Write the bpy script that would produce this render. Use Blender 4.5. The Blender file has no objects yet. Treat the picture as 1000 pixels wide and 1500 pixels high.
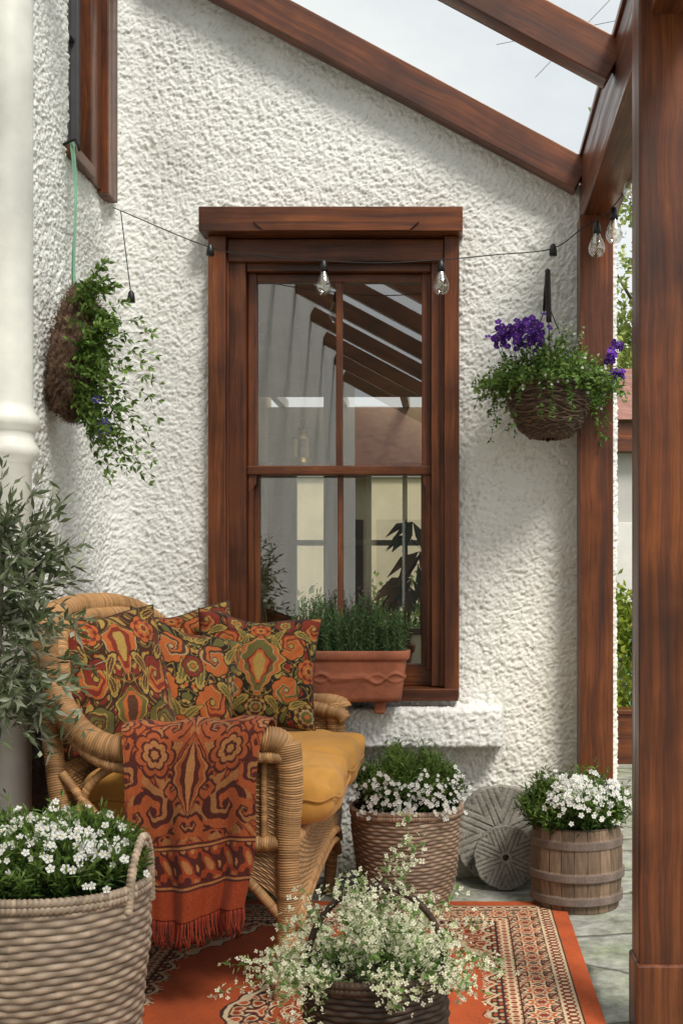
import bpy, math, random
import numpy as np
from mathutils import Vector, Matrix
random.seed(7); rng=np.random.default_rng(7)
S=bpy.context.scene
COL=S.collection

# ------------------------------------------------------------------ helpers
def E(name,loc=(0,0,0)):
    o=bpy.data.objects.new(name,None); o.location=loc; o.empty_display_size=.1
    COL.objects.link(o); return o
def par(o,p):
    if p is not None:
        o.parent=p; o.matrix_parent_inverse=Matrix.Translation(-Vector(p.location))
    return o
def mk(name,V,F,mat,parent=None,cols=None,smooth=True,loc=None):
    me=bpy.data.meshes.new(name)
    V=np.asarray(V,dtype=np.float32)
    if isinstance(F,np.ndarray):
        k=F.shape[1]; n=F.shape[0]
        me.vertices.add(len(V)); me.vertices.foreach_set('co',V.ravel())
        me.loops.add(n*k); me.loops.foreach_set('vertex_index',F.astype(np.int32).ravel())
        me.polygons.add(n); me.polygons.foreach_set('loop_start',np.arange(0,n*k,k,dtype=np.int32))
        me.update(calc_edges=True)
    else:
        me.from_pydata([tuple(map(float,v)) for v in V],[],F); me.update()
    if cols is not None:
        a=me.color_attributes.new('Col','FLOAT_COLOR','POINT')
        c=np.ones((len(V),4),dtype=np.float32); c[:,:3]=np.asarray(cols).reshape(-1,3)
        a.data.foreach_set('color',c.ravel())
    me.polygons.foreach_set('use_smooth',[smooth]*len(me.polygons))
    if mat: me.materials.append(mat)
    o=bpy.data.objects.new(name,me); COL.objects.link(o)
    if loc is not None: o.location=loc
    return par(o,parent)
def gfaces(nv,nu,close=False,mask=None):
    j=np.arange(nv-1)[:,None]; i=np.arange(nu if close else nu-1)[None,:]
    i2=(i+1)%nu
    a=j*nu+i; b=j*nu+i2; c=(j+1)*nu+i2; d=(j+1)*nu+i
    F=np.stack([a+0*b,b+0*a,c,d],-1)
    if mask is not None: F=F[mask]
    return F.reshape(-1,4)
def surf(name,P,mat,parent=None,disp=None,cols=None,close=False,mask=None,flip=False):
    if disp is not None:
        if close:
            Q=np.concatenate([P[:,-1:],P,P[:,:1]],1); du=(Q[:,2:]-Q[:,:-2])
        else: du=np.gradient(P,axis=1)
        dv=np.gradient(P,axis=0)
        N=np.cross(du,dv); N/=np.linalg.norm(N,axis=-1,keepdims=True)+1e-9
        if flip: N=-N
        P=P+N*disp[...,None]
    F=gfaces(P.shape[0],P.shape[1],close,mask)
    if flip: F=F[:,::-1]
    return mk(name,P.reshape(-1,3),F,mat,parent,cols.reshape(-1,3) if cols is not None else None)
def hsh(a,b=0): 
    x=np.sin(a*12.9898+b*78.233+1.3)*43758.5453; return x-np.floor(x)
def nz(x,y,z=0,f=1.,seed=0):
    r=0*x+0.
    g=np.random.default_rng(seed)
    for k in range(7):
        w=g.normal(size=3)*f*(1+.45*k); ph=g.uniform(0,6.28)
        r=r+np.sin(w[0]*x+w[1]*y+w[2]*z+ph)/(1+.4*k)
    return r/3.
def ss(a,b,x): 
    t=np.clip((x-a)/(b-a),0,1); return t*t*(3-2*t)
def catmull(pts,step):
    p=np.array(pts,float); out=[]
    P=np.vstack([2*p[0]-p[1],p,2*p[-1]-p[-2]])
    for i in range(1,len(P)-2):
        L=np.linalg.norm(P[i+1]-P[i]); n=max(2,int(L/step))
        t=np.linspace(0,1,n,endpoint=False)[:,None]
        out.append(.5*((2*P[i])+(-P[i-1]+P[i+1])*t+(2*P[i-1]-5*P[i]+4*P[i+1]-P[i+2])*t**2+(-P[i-1]+3*P[i]-3*P[i+1]+P[i+2])*t**3))
    out.append(P[-2:-1]); return np.vstack(out)
def tube(name,pts,r,mat,parent=None,col=(.3,.3,.3),wrap=0.,nseg=12,step=None,smoothp=True,amp=.07):
    if step is None: step=(wrap/4.5 if wrap else .02)
    c=catmull(pts,step) if smoothp else np.array(pts,float)
    n=len(c); T=np.gradient(c,axis=0); T/=np.linalg.norm(T,axis=1,keepdims=True)+1e-9
    up=np.array([0,0,1.]) if abs(T[0][2])<.9 else np.array([0,1.,0])
    A=np.zeros((n,3)); a=np.cross(up,T[0]); a/=np.linalg.norm(a)
    for i in range(n):
        a=a-T[i]*a.dot(T[i]); a/=np.linalg.norm(a); A[i]=a
    B=np.cross(T,A)
    s=np.concatenate([[0],np.cumsum(np.linalg.norm(np.diff(c,axis=0),axis=1))])
    th=np.linspace(0,2*np.pi,nseg,endpoint=False)
    if np.ndim(r)>0:
        rr=np.interp(s/s[-1],np.linspace(0,1,len(r)),r)
    else: rr=np.full(n,float(r))
    R=rr[:,None]+0*th[None,:]
    C=np.ones((n,nseg,3))*np.array(col)
    if wrap:
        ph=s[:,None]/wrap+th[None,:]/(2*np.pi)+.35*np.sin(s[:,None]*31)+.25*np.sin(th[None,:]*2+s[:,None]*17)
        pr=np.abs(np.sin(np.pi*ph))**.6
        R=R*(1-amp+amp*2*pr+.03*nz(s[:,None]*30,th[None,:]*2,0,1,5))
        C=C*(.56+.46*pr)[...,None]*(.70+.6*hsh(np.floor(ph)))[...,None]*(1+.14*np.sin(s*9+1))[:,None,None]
    P=c[:,None,:]+R[...,None]*(A[:,None,:]*np.cos(th)[None,:,None]+B[:,None,:]*np.sin(th)[None,:,None])
    F=gfaces(n,nseg,True)
    V=np.vstack([P.reshape(-1,3),c[:1],c[-1:]]); Cc=np.vstack([C.reshape(-1,3),C[0,:1],C[-1,:1]])
    i=np.arange(nseg); j=(i+1)%nseg; k0=n*nseg
    Fl=F.tolist()+[(int(b),int(a_),k0) for a_,b in zip(i,j)]+[((n-1)*nseg+int(a_),(n-1)*nseg+int(b),k0+1) for a_,b in zip(i,j)]
    return mk(name,V,Fl,mat,parent,Cc)
def lathe(name,prof,c,mat,parent=None,nseg=24,cols=None,col=None):
    th=np.linspace(0,2*np.pi,nseg,endpoint=False)
    pr=np.array(prof,float)
    P=np.stack([c[0]+pr[:,0:1]*np.cos(th),c[1]+pr[:,0:1]*np.sin(th),c[2]+pr[:,1:2]+0*th],-1)
    C=None
    if col is not None: C=np.ones_like(P)*np.array(col)
    return surf(name,P,mat,parent,cols=C,close=True)
def box(name,x0,x1,y0,y1,z0,z1,mat,parent=None,bev=.004):
    c=((x0+x1)/2,(y0+y1)/2,(z0+z1)/2); a,b,d=(x1-x0)/2,(y1-y0)/2,(z1-z0)/2
    V=[(-a,-b,-d),(a,-b,-d),(a,b,-d),(-a,b,-d),(-a,-b,d),(a,-b,d),(a,b,d),(-a,b,d)]
    F=[(0,3,2,1),(4,5,6,7),(0,1,5,4),(1,2,6,5),(2,3,7,6),(3,0,4,7)]
    o=mk(name,V,F,mat,None,smooth=False,loc=c); par(o,parent)
    if bev:
        m=o.modifiers.new('b','BEVEL'); m.width=bev; m.segments=2
    return o
def whiten(o):
    fa=o.data.color_attributes.new('Col','FLOAT_COLOR','POINT'); fa.data.foreach_set('color',[1.]*4*len(o.data.vertices))
def beam(name,p0,p1,w,h,mat,parent=None,bev=.004):
    p0=Vector(p0);p1=Vector(p1); L=(p1-p0).length
    o=box(name,-L/2,L/2,-w/2,w/2,-h/2,h/2,mat,None,bev)
    o.rotation_euler=(p1-p0).to_track_quat('X','Z').to_euler(); o.location=(p0+p1)/2
    return par(o,parent)

# ------------------------------------------------------------------ materials
def newmat(name):
    m=bpy.data.materials.new(name); m.use_nodes=True
    nt=m.node_tree; b=nt.nodes['Principled BSDF']; return m,nt,b
def ramp(nt,fac,stops):
    r=nt.nodes.new('ShaderNodeValToRGB'); nt.links.new(fac,r.inputs[0])
    el=r.color_ramp.elements
    while len(el)<len(stops): el.new(.5)
    for e,(p,c) in zip(el,stops): e.position=p; e.color=(*c,1)
    return r.outputs[0]
def noise(nt,vec,scale,detail=4,rough=.55):
    n=nt.nodes.new('ShaderNodeTexNoise'); n.inputs['Scale'].default_value=scale; n.inputs['Detail'].default_value=detail; n.inputs['Roughness'].default_value=rough
    nt.links.new(vec,n.inputs['Vector']); return n.outputs['Fac']
def bump(nt,b,h,st,dist):
    u=nt.nodes.new('ShaderNodeBump'); u.inputs['Strength'].default_value=st; u.inputs['Distance'].default_value=dist
    nt.links.new(h,u.inputs['Height']); nt.links.new(u.outputs[0],b.inputs['Normal'])
def mul(nt,c,q,fac=1.):
    mx=nt.nodes.new('ShaderNodeMix'); mx.data_type='RGBA'; mx.blend_type='MULTIPLY'; mx.inputs[0].default_value=fac
    nt.links.new(c,mx.inputs[6]); nt.links.new(q,mx.inputs[7]); return mx.outputs[2]
def wood(name,axis,dark=(.042,.012,.006),mid=(.120,.036,.014),light=(.225,.078,.028),rough=.27):
    m,nt,b=newmat(name)
    tc=nt.nodes.new('ShaderNodeTexCoord'); oi=nt.nodes.new('ShaderNodeObjectInfo')
    ad=nt.nodes.new('ShaderNodeVectorMath'); ad.operation='MULTIPLY_ADD'
    nt.links.new(oi.outputs['Random'],ad.inputs[0]); ad.inputs[1].default_value=(7,5,9); nt.links.new(tc.outputs['Object'],ad.inputs[2])
    nn=nt.nodes.new('ShaderNodeTexNoise'); nn.inputs['Scale'].default_value=2.2; nt.links.new(ad.outputs[0],nn.inputs['Vector'])
    wv=nt.nodes.new('ShaderNodeVectorMath'); wv.operation='MULTIPLY_ADD'; nt.links.new(nn.outputs['Color'],wv.inputs[0]); wv.inputs[1].default_value=(.05,.05,.05); nt.links.new(ad.outputs[0],wv.inputs[2])
    mp=nt.nodes.new('ShaderNodeMapping'); s=[30,30,30]; s[axis]=.8; mp.inputs['Scale'].default_value=s
    nt.links.new(wv.outputs[0],mp.inputs[0])
    n1=noise(nt,mp.outputs[0],1.,5,.6)
    c=ramp(nt,n1,[(.28,dark),(.48,mid),(.74,light)])
    mp2=nt.nodes.new('ShaderNodeMapping'); s=[150,150,150]; s[axis]=3; mp2.inputs['Scale'].default_value=s; nt.links.new(wv.outputs[0],mp2.inputs[0])
    c=mul(nt,c,ramp(nt,noise(nt,mp2.outputs[0],1.,2,.5),[(.35,(.72,.69,.66)),(.55,(1.05,1.05,1.05))]))
    c=mul(nt,c,ramp(nt,noise(nt,ad.outputs[0],3.0,4,.6),[(.3,(.50,.46,.43)),(.65,(1.35,1.28,1.15))]))
    nt.links.new(c,b.inputs['Base Color'])
    nt.links.new(ramp(nt,n1,[(.3,(rough+.2,)*3),(.7,(rough-.06,)*3)]),b.inputs['Roughness'])
    bump(nt,b,n1,.25,.003); return m
WX,WY,WZ=[wood('stained_wood_'+a,i) for i,a in enumerate('xyz')]
def attrmat(name,rough=.6,trans=0.,bscale=0,bstr=.3,spec=.3,sheen=0,bdist=.002):
    m,nt,b=newmat(name)
    a=nt.nodes.new('ShaderNodeAttribute'); a.attribute_name='Col'
    nt.links.new(a.outputs['Color'],b.inputs['Base Color']); b.inputs['Roughness'].default_value=rough
    b.inputs['Specular IOR Level'].default_value=spec
    if sheen: b.inputs['Sheen Weight'].default_value=sheen
    if bscale:
        tc=nt.nodes.new('ShaderNodeTexCoord'); h=noise(nt,tc.outputs['Object'],bscale,3,.6); bump(nt,b,h,bstr,bdist)
    if trans:
        t=nt.nodes.new('ShaderNodeBsdfTranslucent'); nt.links.new(a.outputs['Color'],t.inputs[0])
        mx=nt.nodes.new('ShaderNodeMixShader'); mx.inputs[0].default_value=trans
        nt.links.new(b.outputs[0],mx.inputs[1]); nt.links.new(t.outputs[0],mx.inputs[2])
        nt.links.new(mx.outputs[0],nt.nodes['Material Output'].inputs[0])
    return m
M_leaf=attrmat('leaf',.55,.3)
M_wick=attrmat('wicker',.5,0,300,.3)
M_fab=attrmat('fabric',.9,0,420,.5,.1,.06)
M_rug=attrmat('rug_wool',.95,0,350,.8,.05,.05)
M_attr=attrmat('painted',.6,0,60,.3)
def flat(name,col,rough=.6,metal=0,var=.15,sc=12,bst=.2,bsc=80):
    m,nt,b=newmat(name)
    tc=nt.nodes.new('ShaderNodeTexCoord'); n=noise(nt,tc.outputs['Object'],sc,5)
    c=np.array(col)
    o=ramp(nt,n,[(.3,tuple(c*(1-var))),(.7,tuple(np.minimum(c*(1+var),.95)))])
    nt.links.new(o,b.inputs['Base Color']); b.inputs['Roughness'].default_value=rough; b.inputs['Metallic'].default_value=metal
    bump(nt,b,noise(nt,tc.outputs['Object'],bsc,4),bst,.003); return m
M_soil=flat('soil',(.03,.018,.01),.95,0,.4,60,.8,120)
M_black=flat('black_plastic',(.012,.012,.013),.4)
M_iron=flat('dark_iron',(.03,.025,.022),.5,.6)
M_brass=flat('brass',(.75,.55,.20),.35,.8,.1)
M_pipe=flat('white_painted_iron',(.74,.74,.69),.45,0,.14,7,.3,30)
M_room=flat('interior_plaster',(.52,.41,.27),.9,0,.25,1.6)
M_dark=flat('dark_interior',(.02,.018,.015),.9)
M_cream=flat('cream_render',(.66,.59,.42),.9,0,.1,3)
M_greyw=flat('grey_render',(.5,.5,.48),.9,0,.1,3)
M_tile=flat('roof_tile',(.28,.13,.10),.8,0,.35,8,.5,30)
M_slate=flat('slate',(.06,.06,.065),.7)
M_white=flat('white_paint',(.75,.75,.72),.5,0,.05)
M_terra=flat('terracotta',(.27,.085,.042),.75,0,.4,9,.4,90)
def glassm(name,base,tint=(.9,.92,.9),rough=0.0):
    m=bpy.data.materials.new(name); m.use_nodes=True; nt=m.node_tree; nt.nodes.clear()
    o=nt.nodes.new('ShaderNodeOutputMaterial'); t=nt.nodes.new('ShaderNodeBsdfTransparent'); t.inputs[0].default_value=(*tint,1)
    g=nt.nodes.new('ShaderNodeBsdfGlossy'); g.inputs['Roughness'].default_value=rough
    mx=nt.nodes.new('ShaderNodeMixShader'); mx.inputs[0].default_value=base
    nt.links.new(t.outputs[0],mx.inputs[1]); nt.links.new(g.outputs[0],mx.inputs[2])
    nt.links.new(mx.outputs[0],o.inputs[0]); return m
M_glass=glassm('window_glass',.34,(.82,.81,.76))
M_roofg=glassm('roof_glass',.03,(.97,.99,.99),.02)
M_bulb=glassm('bulb_glass',.30,(.99,.98,.96))

def stucco(name,real):
    m,nt,b=newmat(name)
    tc=nt.nodes.new('ShaderNodeTexCoord'); v=tc.outputs['Object']
    a=nt.nodes.new('ShaderNodeAttribute'); a.attribute_name='Col'
    n1=noise(nt,v,50,4,.65); n0=noise(nt,v,12,2,.5)
    vo=nt.nodes.new('ShaderNodeTexVoronoi'); vo.feature='SMOOTH_F1'; vo.inputs['Scale'].default_value=70; vo.inputs['Smoothness'].default_value=.5
    nn=nt.nodes.new('ShaderNodeTexNoise'); nn.inputs['Scale'].default_value=30; nt.links.new(v,nn.inputs['Vector'])
    md=nt.nodes.new('ShaderNodeVectorMath'); md.operation='MULTIPLY_ADD'; nt.links.new(nn.outputs['Color'],md.inputs[0]); md.inputs[1].default_value=(.045,.045,.045); nt.links.new(v,md.inputs[2])
    nt.links.new(md.outputs[0],vo.inputs['Vector'])
    def mth(op,x,y):
        q=nt.nodes.new('ShaderNodeMath'); q.operation=op
        for i,w in enumerate((x,y)):
            if isinstance(w,(int,float)): q.inputs[i].default_value=w
            else: nt.links.new(w,q.inputs[i])
        return q.outputs[0]
    vv=mth('MULTIPLY',mth('SUBTRACT',.6,vo.outputs['Distance']),.8)
    h=mth('ADD',mth('ADD',vv,mth('MULTIPLY',n1,1.2)),mth('MULTIPLY',n0,.5))
    st=noise(nt,v,2.2,6,.65)
    c=ramp(nt,st,[(.26,(.70,.70,.665)),(.45,(.83,.83,.805)),(.7,(.88,.88,.86))])
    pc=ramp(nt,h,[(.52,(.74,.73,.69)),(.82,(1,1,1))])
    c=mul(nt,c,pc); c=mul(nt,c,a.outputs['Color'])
    nt.links.new(c,b.inputs['Base Color']); b.inputs['Roughness'].default_value=.85; b.inputs['Specular IOR Level'].default_value=.2
    if real:
        d=nt.nodes.new('ShaderNodeDisplacement'); d.inputs['Midlevel'].default_value=.85; d.inputs['Scale'].default_value=.0145
        nt.links.new(h,d.inputs['Height']); nt.links.new(d.outputs[0],nt.nodes['Material Output'].inputs['Displacement'])
        m.displacement_method='DISPLACEMENT'
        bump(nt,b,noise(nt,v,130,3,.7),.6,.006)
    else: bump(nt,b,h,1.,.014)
    return m
M_st=stucco('stucco_displaced',True); M_st2=stucco('stucco_bump',False)

# ------------------------------------------------------------------ house
YW=4.51; XL=-1.34; XR=.62
def roofz(x): return 2.638-.536*(x-.45)
house=E('white_stucco_house',(0,4.5,0))
st=.0040
pl=[]; 
ys=np.arange(2.9,YW-.13,st*1.5); 
for y in ys: pl.append((XL,y,1,0))
for t in np.linspace(0,np.pi/2,int(.13*1.57/st)): pl.append((XL+.13*(1-math.cos(t)),YW-.13+.13*math.sin(t),math.cos(t),-math.sin(t)))
for x in np.arange(XL+.134,XR-.03,st): pl.append((x,YW,0,-1))
for t in np.linspace(0,np.pi/2,10): pl.append((XR-.03+.03*math.sin(t),YW+.03*(1-math.cos(t)),math.sin(t),-math.cos(t)))
for y in np.arange(YW+.034,YW+.5,.02): pl.append((XR,y,1,0))
pl=np.array(pl); zs=np.arange(-.02,3.62,st)
nu,nv=len(pl),len(zs)
X=np.repeat(pl[None,:,0],nv,0); Y=np.repeat(pl[None,:,1],nv,0); Z=np.repeat(zs[:,None],nu,1)
back=(pl[:,3]<-.99)[None,:]
off=.006*nz(X,Z,Y,2.5,3)
X2=X+off*pl[None,:,2]; Y2=Y+off*pl[None,:,3]
C=np.ones((nv,nu,3))
low_dark=(pl[:,2]>.99)[None,:]&(X<0)&(Z<.82+.02*np.sin(Y*20))
C[low_dark]=(.16,.155,.15)  # left wall coloured dark grey below a wavy line
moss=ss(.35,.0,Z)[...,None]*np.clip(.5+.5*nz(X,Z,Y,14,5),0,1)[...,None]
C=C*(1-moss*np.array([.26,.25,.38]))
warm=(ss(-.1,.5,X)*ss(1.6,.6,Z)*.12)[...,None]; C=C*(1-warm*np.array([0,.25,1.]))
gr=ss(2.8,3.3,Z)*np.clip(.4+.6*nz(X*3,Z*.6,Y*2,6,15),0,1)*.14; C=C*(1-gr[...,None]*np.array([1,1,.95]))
xc=(X[:-1,:-1]+X[1:,1:])/2; yc=(Y[:-1,:-1]+Y[1:,1:])/2; zc=(Z[:-1,:-1]+Z[1:,1:])/2
mask=zc<roofz(xc)+.06
bk=np.repeat(back[:,:-1],nv-1,0)
mask&=~(bk&(xc>-.94)&(xc<-.012)&(zc>.712)&(zc<2.5))
lf=(xc<XL+.01)&(yc>3.99)&(yc<4.36)&(zc>2.64); mask&=~lf
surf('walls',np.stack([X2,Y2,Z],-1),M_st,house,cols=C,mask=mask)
def ledge(x0,x1,yb,yf,z0,z1,r=.012,s=.005):
    pr=[(yb,z0)]; pr+=[(y,z0) for y in np.arange(yb-s,yf+r,-s)]
    pr+=[(yf+r-r*math.sin(t),z0+r-r*math.cos(t)) for t in np.linspace(0,math.pi/2,4)]
    pr+=[(yf,z) for z in np.arange(z0+r+s,z1-r,s)]
    pr+=[(yf+r-r*math.cos(t),z1-r+r*math.sin(t)) for t in np.linspace(0,math.pi/2,4)]
    pr+=[(y,z1) for y in np.arange(yf+r+s,yb,s)]
    pr=np.array(pr); xs=np.arange(x0,x1,s)
    Xg=np.repeat(xs[None,:],len(pr),0); Yg=np.repeat(pr[:,0:1],len(xs),1); Zg=np.repeat(pr[:,1:2],len(xs),1)
    ee=ss(x1-.02,x1,Xg); Yg=Yg+(yb-Yg)*(1-np.sqrt(np.clip(1-ee**2,0,1)))
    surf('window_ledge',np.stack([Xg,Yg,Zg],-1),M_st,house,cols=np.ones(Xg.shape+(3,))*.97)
ledge(-1.12,.176,4.52,4.385,.520,.664)
def plane(name,pts,mat,parent=None,cols=None): return mk(name,pts,[tuple(range(len(pts)))],mat,parent,cols,False)
w1=[(1,1,1)]*4
plane('left_wall_forward',[(XL,2.9,0),(XL,2.9,3.9),(XL,-6,3.9),(XL,-6,0)],M_st2,house,w1)
plane('left_wall_upper',[(XL,4.5,3.62),(XL,4.5,3.9),(XL,2.9,3.9),(XL,2.9,3.62)],M_st2,house,w1)
box('room_floor',-1.4,XR-.05,4.66,8.5,-.05,0.3,M_room,house,0)
box('room_left',-1.5,-1.38,4.5,8.6,0,2.9,M_room,house,0)
box('room_right',XR-.12,XR-.03,4.56,8.6,0,2.45,M_room,house,0)
box('room_front_a',-1.38,-.96,4.60,4.66,0.3,2.6,M_room,house,0)
box('room_front_b',.01,XR-.12,4.60,4.66,0.3,2.5,M_room,house,0)
box('room_front_c',-.96,.01,4.60,4.66,0.3,.70,M_room,house,0)
box('room_front_d',-.96,.01,4.64,4.70,2.48,2.6,M_room,house,0)
box('room_ceiling',-1.5,XR-.03,4.6,8.02,2.46,2.55,M_room,house,0)  # stops short: invented skylight opening, added to brighten the room
for k in range(5): box('added_skylight_bar_%d'%k,-1.3+.45*k,-1.25+.45*k,8.02,8.6,2.46,2.53,M_white,house,0)
box('room_back_low',-1.38,XR-.12,8.45,8.55,.3,.85,M_room,house,0)
box('room_back_high',-1.38,XR-.12,8.45,8.55,1.98,2.46,M_room,house,0)
box('room_back_l',-1.38,-1.2,8.45,8.55,.85,1.98,M_room,house,0)
box('room_back_m',-.84,-.66,8.45,8.55,.85,1.98,M_room,house,0)
box('room_back_r',-.10,XR-.12,8.45,8.55,.85,1.98,M_room,house,0)
for i,x in enumerate((-1.2,-.88,-.66,-.40,-.14)): box('french_window_bar_%d'%i,x,x+.035,8.40,8.449,.85,1.98,M_white,house,.003)
box('french_window_transom',-1.2,-.1,8.38,8.43,1.45,1.49,M_white,house,.003)
box('room_dividing_jamb',-.74,-.64,6.4,6.5,.3,2.46,M_room,house,.01)
mk('rear_roof',[(-1.6,4.56,roofz(-1.6)+.03),(XR,4.56,roofz(XR)+.03),(XR,8.02,roofz(XR)+.03),(-1.6,8.02,roofz(-1.6)+.03)],[(0,1,2,3)],M_slate,house,smooth=False)  # cut short to leave the added skylight open
win=E('sash_window',(-.48,4.5,.7)); par(win,house)
B=lambda n,x0,x1,y0,y1,z0,z1,m: box(n,x0,x1,y0,y1,z0,z1,m,win,.004)
B('casing_left',-.958,-.890,4.455,4.60,.70,2.476,WZ)
B('casing_right',-.052,.006,4.455,4.60,.70,2.476,WZ)
B('inner_jamb_left',-.892,-.822,4.505,4.64,.74,2.42,WZ)
B('inner_jamb_right',-.103,-.050,4.505,4.64,.74,2.42,WZ)
B('bead_left',-.905,-.885,4.49,4.52,.74,2.40,WZ)
B('bead_right',-.070,-.0505,4.49,4.52,.74,2.40,WZ)
B('head_casing',-.889,-.053,4.485,4.60,2.385,2.472,WX)
B('head_inner',-.821,-.104,4.515,4.63,2.355,2.387,WX)
B('upper_stile_left',-.8215,-.786,4.545,4.585,1.565,2.356,WZ)
B('upper_stile_right',-.141,-.1035,4.545,4.585,1.565,2.356,WZ)
B('upper_top_rail',-.787,-.140,4.547,4.583,2.322,2.354,WX)
B('upper_muntin',-.477,-.452,4.55,4.58,1.60,2.323,WZ)
B('meeting_rail',-.822,-.103,4.538,4.592,1.566,1.602,WX)
B('lower_stile_left',-.8205,-.782,4.587,4.625,.80,1.57,WZ)
B('lower_stile_right',-.145,-.1045,4.587,4.625,.80,1.57,WZ)
B('lower_muntin',-.475,-.453,4.592,4.62,.82,1.567,WZ)
B('lower_bottom_rail',-.823,-.102,4.585,4.63,.738,.825,WX)
B('window_sill_board',-.955,.003,4.44,4.62,.690,.737,WX)
B('side_stop_left',-.8214,-.80,4.55,4.586,.80,1.565,WZ)
B('side_stop_right',-.125,-.1036,4.55,4.586,.80,1.565,WZ)
for sx,xx in ((1,-.818),(-1,-.107)):
    V=[];
    for y in (4.548,4.583): V+= [(xx,y,1.567),(xx+sx*.03,y,1.567),(xx+sx*.026,y,1.53),(xx+sx*.010,y,1.505),(xx,y,1.50)]
    F=[(0,1,2,3,4),(9,8,7,6,5)]+[(i,i+5,(i+1)%5+5,(i+1)%5) for i in range(5)]
    mk('sash_horn',V,F,WZ,win,smooth=False)
plane('upper_glass',[(-.79,4.566,1.59),(-.13,4.566,1.59),(-.13,4.566,2.34),(-.79,4.566,2.34)],M_glass,win)
plane('lower_glass',[(-.79,4.606,.81),(-.13,4.606,.81),(-.13,4.606,1.58),(-.79,4.606,1.58)],M_glass,win)
B('lintel',-.983,.019,4.405,4.56,2.4775,2.572,WX)
V=[]
for y in (4.397,4.44): V+=[(-.775,y,2.512),(-.145,y,2.512),(-.185,y,2.479),(-.735,y,2.479)]
mk('lintel_moulding',V,[(0,3,2,1),(4,5,6,7),(0,1,5,4),(1,2,6,5),(2,3,7,6),(3,0,4,7)],WX,win,smooth=False)
w2=E('side_window',(XL,4.2,2.6)); par(w2,house)
box('casing_far',XL-.05,XL+.045,4.31,4.43,2.59,3.5,WZ,w2)
box('reveal_board',XL-.05,XL+.02,4.195,4.31,2.60,3.5,WZ,w2)
box('sill',XL-.06,XL+.035,3.97,4.195,2.60,2.64,WY,w2)
box('stile_a',XL-.06,XL-.02,4.165,4.194,2.63,3.5,M_slate,w2); box('stile_b',XL-.06,XL-.02,3.99,4.02,2.63,3.5,M_slate,w2)
box('bar',XL-.055,XL-.03,4.085,4.10,2.63,3.5,M_slate,w2); box('bar_h',XL-.056,XL-.03,3.99,4.165,3.08,3.10,M_slate,w2)
plane('glass',[(XL-.045,3.99,2.63),(XL-.045,4.19,2.63),(XL-.045,4.19,3.5),(XL-.045,3.99,3.5)],M_glass,w2)
box('recess',XL-.3,XL-.25,3.9,4.5,2.5,3.6,M_dark,w2,0)

lan=E('brass_lantern',(-.66,5.0,1.655))
c=(-.668,5.0,1.655)
lathe('base',[(0,0),(.045,0),(.045,.012),(.036,.02),(.036,.03)],c,M_brass,lan,8)
lathe('glass_body',[(.034,.03),(.034,.11)],c,M_bulb,lan,8)
for k in range(4):
    a=math.pi/4+k*math.pi/2; x=c[0]+.035*math.cos(a); y=c[1]+.035*math.sin(a)
    box('post_%d'%k,x-.005,x+.005,y-.005,y+.005,c[2]+.03,c[2]+.11,M_brass,lan,0)
lathe('roof',[(.046,.108),(.046,.116),(.02,.14),(.02,.155),(.026,.157),(0,.168)],c,M_brass,lan,8)
lathe('candle',[(0,.03),(.014,.03),(.014,.075),(0,.077)],c,M_cream,lan,10)
tube('ring',[(c[0]+.02*math.cos(t),c[1],c[2]+.182+.02*math.sin(t)) for t in np.linspace(0,6.28,9)],.002,M_brass,lan,nseg=6)
sh=E('wall_shelf',(-.6,5.0,1.62)); box('plank',-1.37,-.1,4.9,5.1,1.62,1.654,WX,sh)
box('bracket',-1.37,-1.34,4.93,5.07,1.5,1.619,WZ,sh)
# ------------------------------------------------------------------ lean-to
per=E('lean_to_glass_roof_frame',(0,3,2.6))
for i,y in enumerate([4.455,3.51,2.51,1.51,.51,-.49,-1.49,-2.49,-3.49,-4.49]):
    h=.143*math.cos(math.atan(.536))
    beam('rafter_%d'%i,(-1.335,y,roofz(-1.335)+.0715),(.475,y,roofz(.475)+.0715),.075,h,WX,per)
box('wall_plate',.472,.60,-4.6,4.60,2.525,2.765,WY,per)
box('wall_plate_capping',.462,.615,-4.6,4.62,2.7655,2.79,WY,per)
box('post_against_wall',.458,.584,4.36,4.47,.40,2.528,WZ,per)
box('post_front',.4446,.565,2.85,2.97,0.0,2.62,WZ,per,.006)
box('post_front_plinth',.438,.572,2.842,2.978,0.0,.19,WZ,per,.006)
box('post_near',.4446,.565,.4,.52,0,2.54,WZ,per); box('post_rear',.4446,.565,-2.2,-2.08,0,2.54,WZ,per)
mk('roof_glazing',[(-1.34,2.5,roofz(-1.34)+.150),(.64,2.5,roofz(.64)+.150),(.64,4.6,roofz(.64)+.150),(-1.34,4.6,roofz(-1.34)+.150)],[(0,1,2,3)],M_roofg,per,smooth=False)
whiten(box('post_footing',.44,.61,4.34,4.55,0,.398,M_st2,per,.02))
dp=E('white_drainpipe',(-1.28,3.3,0))
lathe('pipe',[(.062,0),(.062,1.47),(.078,1.49),(.082,1.515),(.070,1.535),(.070,1.56),(.084,1.575),(.084,1.60),(.070,1.62),(.066,1.64),(.066,3.7)],(-1.275,3.3,0),M_pipe,dp,32)

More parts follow.
